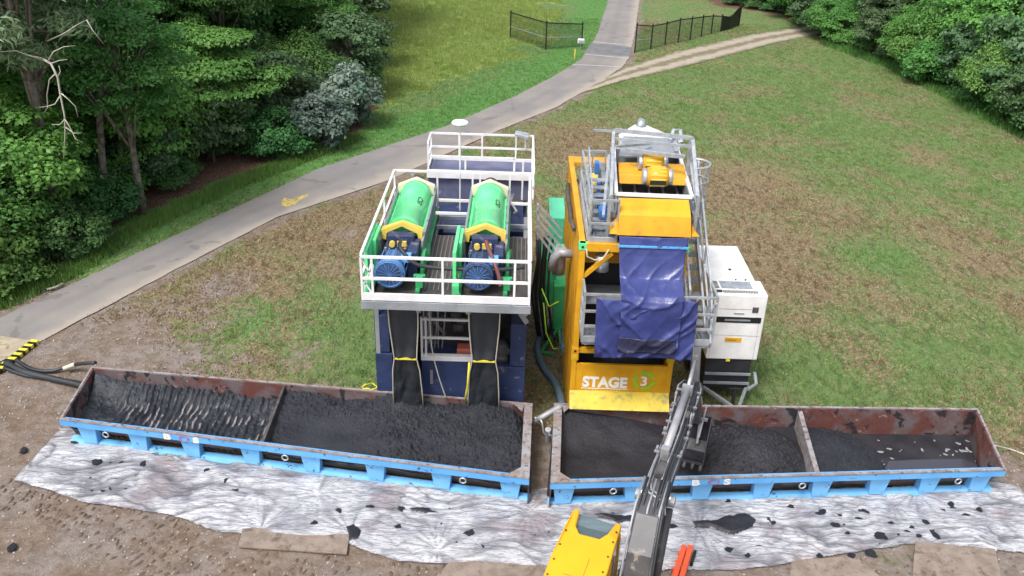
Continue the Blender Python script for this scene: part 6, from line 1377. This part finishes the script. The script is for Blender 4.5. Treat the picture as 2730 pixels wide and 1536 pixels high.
# ------------------------------------------------------------------ fences, utility post
m, nt, b, v = newmat('chain_link_mesh'); mp = N(nt, 'ShaderNodeMapping'); mp.inputs['Rotation'].default_value = (R(45), R(45), 0); nt.links.new(v, mp.inputs[0])
ck = N(nt, 'ShaderNodeBsdfTransparent'); ms = N(nt, 'ShaderNodeMixShader'); out = [n for n in nt.nodes if n.type == 'OUTPUT_MATERIAL'][0]
b.inputs['Base Color'].default_value = (.03,.035,.03,1); wv = N(nt, 'ShaderNodeTexChecker'); wv.inputs['Scale'].default_value = 14; nt.links.new(mp.outputs[0], wv.inputs['Vector'])
ms.inputs[0].default_value = .2; nt.links.new(ck.outputs[0], ms.inputs[1]); nt.links.new(b.outputs[0], ms.inputs[2]); nt.links.new(ms.outputs[0], out.inputs[0]); M['mesh'] = m
def fence(label, pts, hts, mid=None, panel=None):
    P_ = [G(*p) for p in pts]; o = thing('chain_link_fence', label, 'fence', tuple(P_[0])); tops = []
    for p, h in zip(P_, hts):
        MB().cyl((p.x,p.y,-.05),(p.x,p.y,h),.05,8).build('post', 'post', o); tops.append(Vector((p.x,p.y,h-.15)))
    for i in range(len(P_)-1):
        MB().bar(tops[i], tops[i+1], .07).build('top_rail', 'post', o)
        a, b_ = P_[i], P_[i+1]; d = (b_-a).normalized().cross(Vector((0,0,1)))*.004
        MB().hexa([a-d,b_-d,b_+d,a+d],[tops[i]-d,tops[i+1]-d,tops[i+1]+d,tops[i]+d]).build('mesh', 'mesh' if not panel or i < panel else 'post', o)
        if mid and i in mid: MB().bar(a.lerp(tops[i],.45), b_.lerp(tops[i+1],.45), .045).build('mid_rail', 'tubegrey', o)
    return o
def hp(px, ytop, ybot): # height of a post from its top and bottom pixels
    g_ = G(px, ybot); return Y(px, ytop, g_.y).z
f1 = [(1283,95,26),(1372,124,52),(1462,118,55)]; fence('black chain link fence left of the road, three posts', [(a,b_) for a,b_,c in f1], [hp(a,c,b_) for a,b_,c in f1], mid=(0,1))
f2 = [(1596,132,57),(1636,124,60),(1672,114,53),(1705,107,44),(1735,101,41),(1763,92,37),(1788,85,35),(1812,79,36),(1834,74,38),(1858,64,8)]
fence('long black chain link fence right of the road, ending in a dark panel', [(a,b_) for a,b_,c in f2], [hp(a,c,b_) for a,b_,c in f2], mid=(0,), panel=7)
g_ = G(1458,122); UB = thing('utility_box', 'white utility box hung on the last post of the left fence', 'utility box', tuple(g_))
z0, z1 = Y(1458,122,g_.y-.15).z, Y(1458,97,g_.y-.15).z; MB().box(g_.x-.2,g_.x+.28,g_.y-.35,g_.y-.1,max(.4,z0),z1).build('box', 'white', UB, bevel=.05); MB().cyl((g_.x+.04,g_.y-.2,0),(g_.x+.04,g_.y-.2,max(.4,z0)),.04,8).build('conduit', 'galv', UB)
MB().box(g_.x-.15,g_.x+.23,g_.y-.37,g_.y-.352,max(.45,z0+.06),z1-.08).build('door', 'galv', UB)
p = G(1445,147); z1 = Y(1445,124,p.y).z; o = MB().cyl((p.x,p.y,0),(p.x,p.y,z1),.05,10).build('marker_post', 'chevron'); tag(o, 'thin yellow marker post on the grass below the white utility box', 'marker post')
# yellow survey paint on the road, tree debris
def paint(name, pts, mat, label): 
    o = flat(name, [tuple(G(*p)[:2]) for p in pts], .016, mat, kind=None); tag(o, label, 'road marking')
M['roadpaint'] = pmat('worn_yellow_road_paint', (.55,.42,.1), .8, dirt=(.25,.22,.17), ds=6, dt=.5)
paint('road_paint', [(708,508),(715,498),(735,503),(750,496),(772,488),(776,493),(752,505),(742,515),(722,522),(708,518)], 'roadpaint', 'yellow paint mark sprayed on the asphalt road')
hose('fallen_stick', [gz(118,728,.05), gz(140,722,.07), gz(158,713,.05)], .035, 'deadwood', 'pale broken stick on the verge at the left', 'stick')
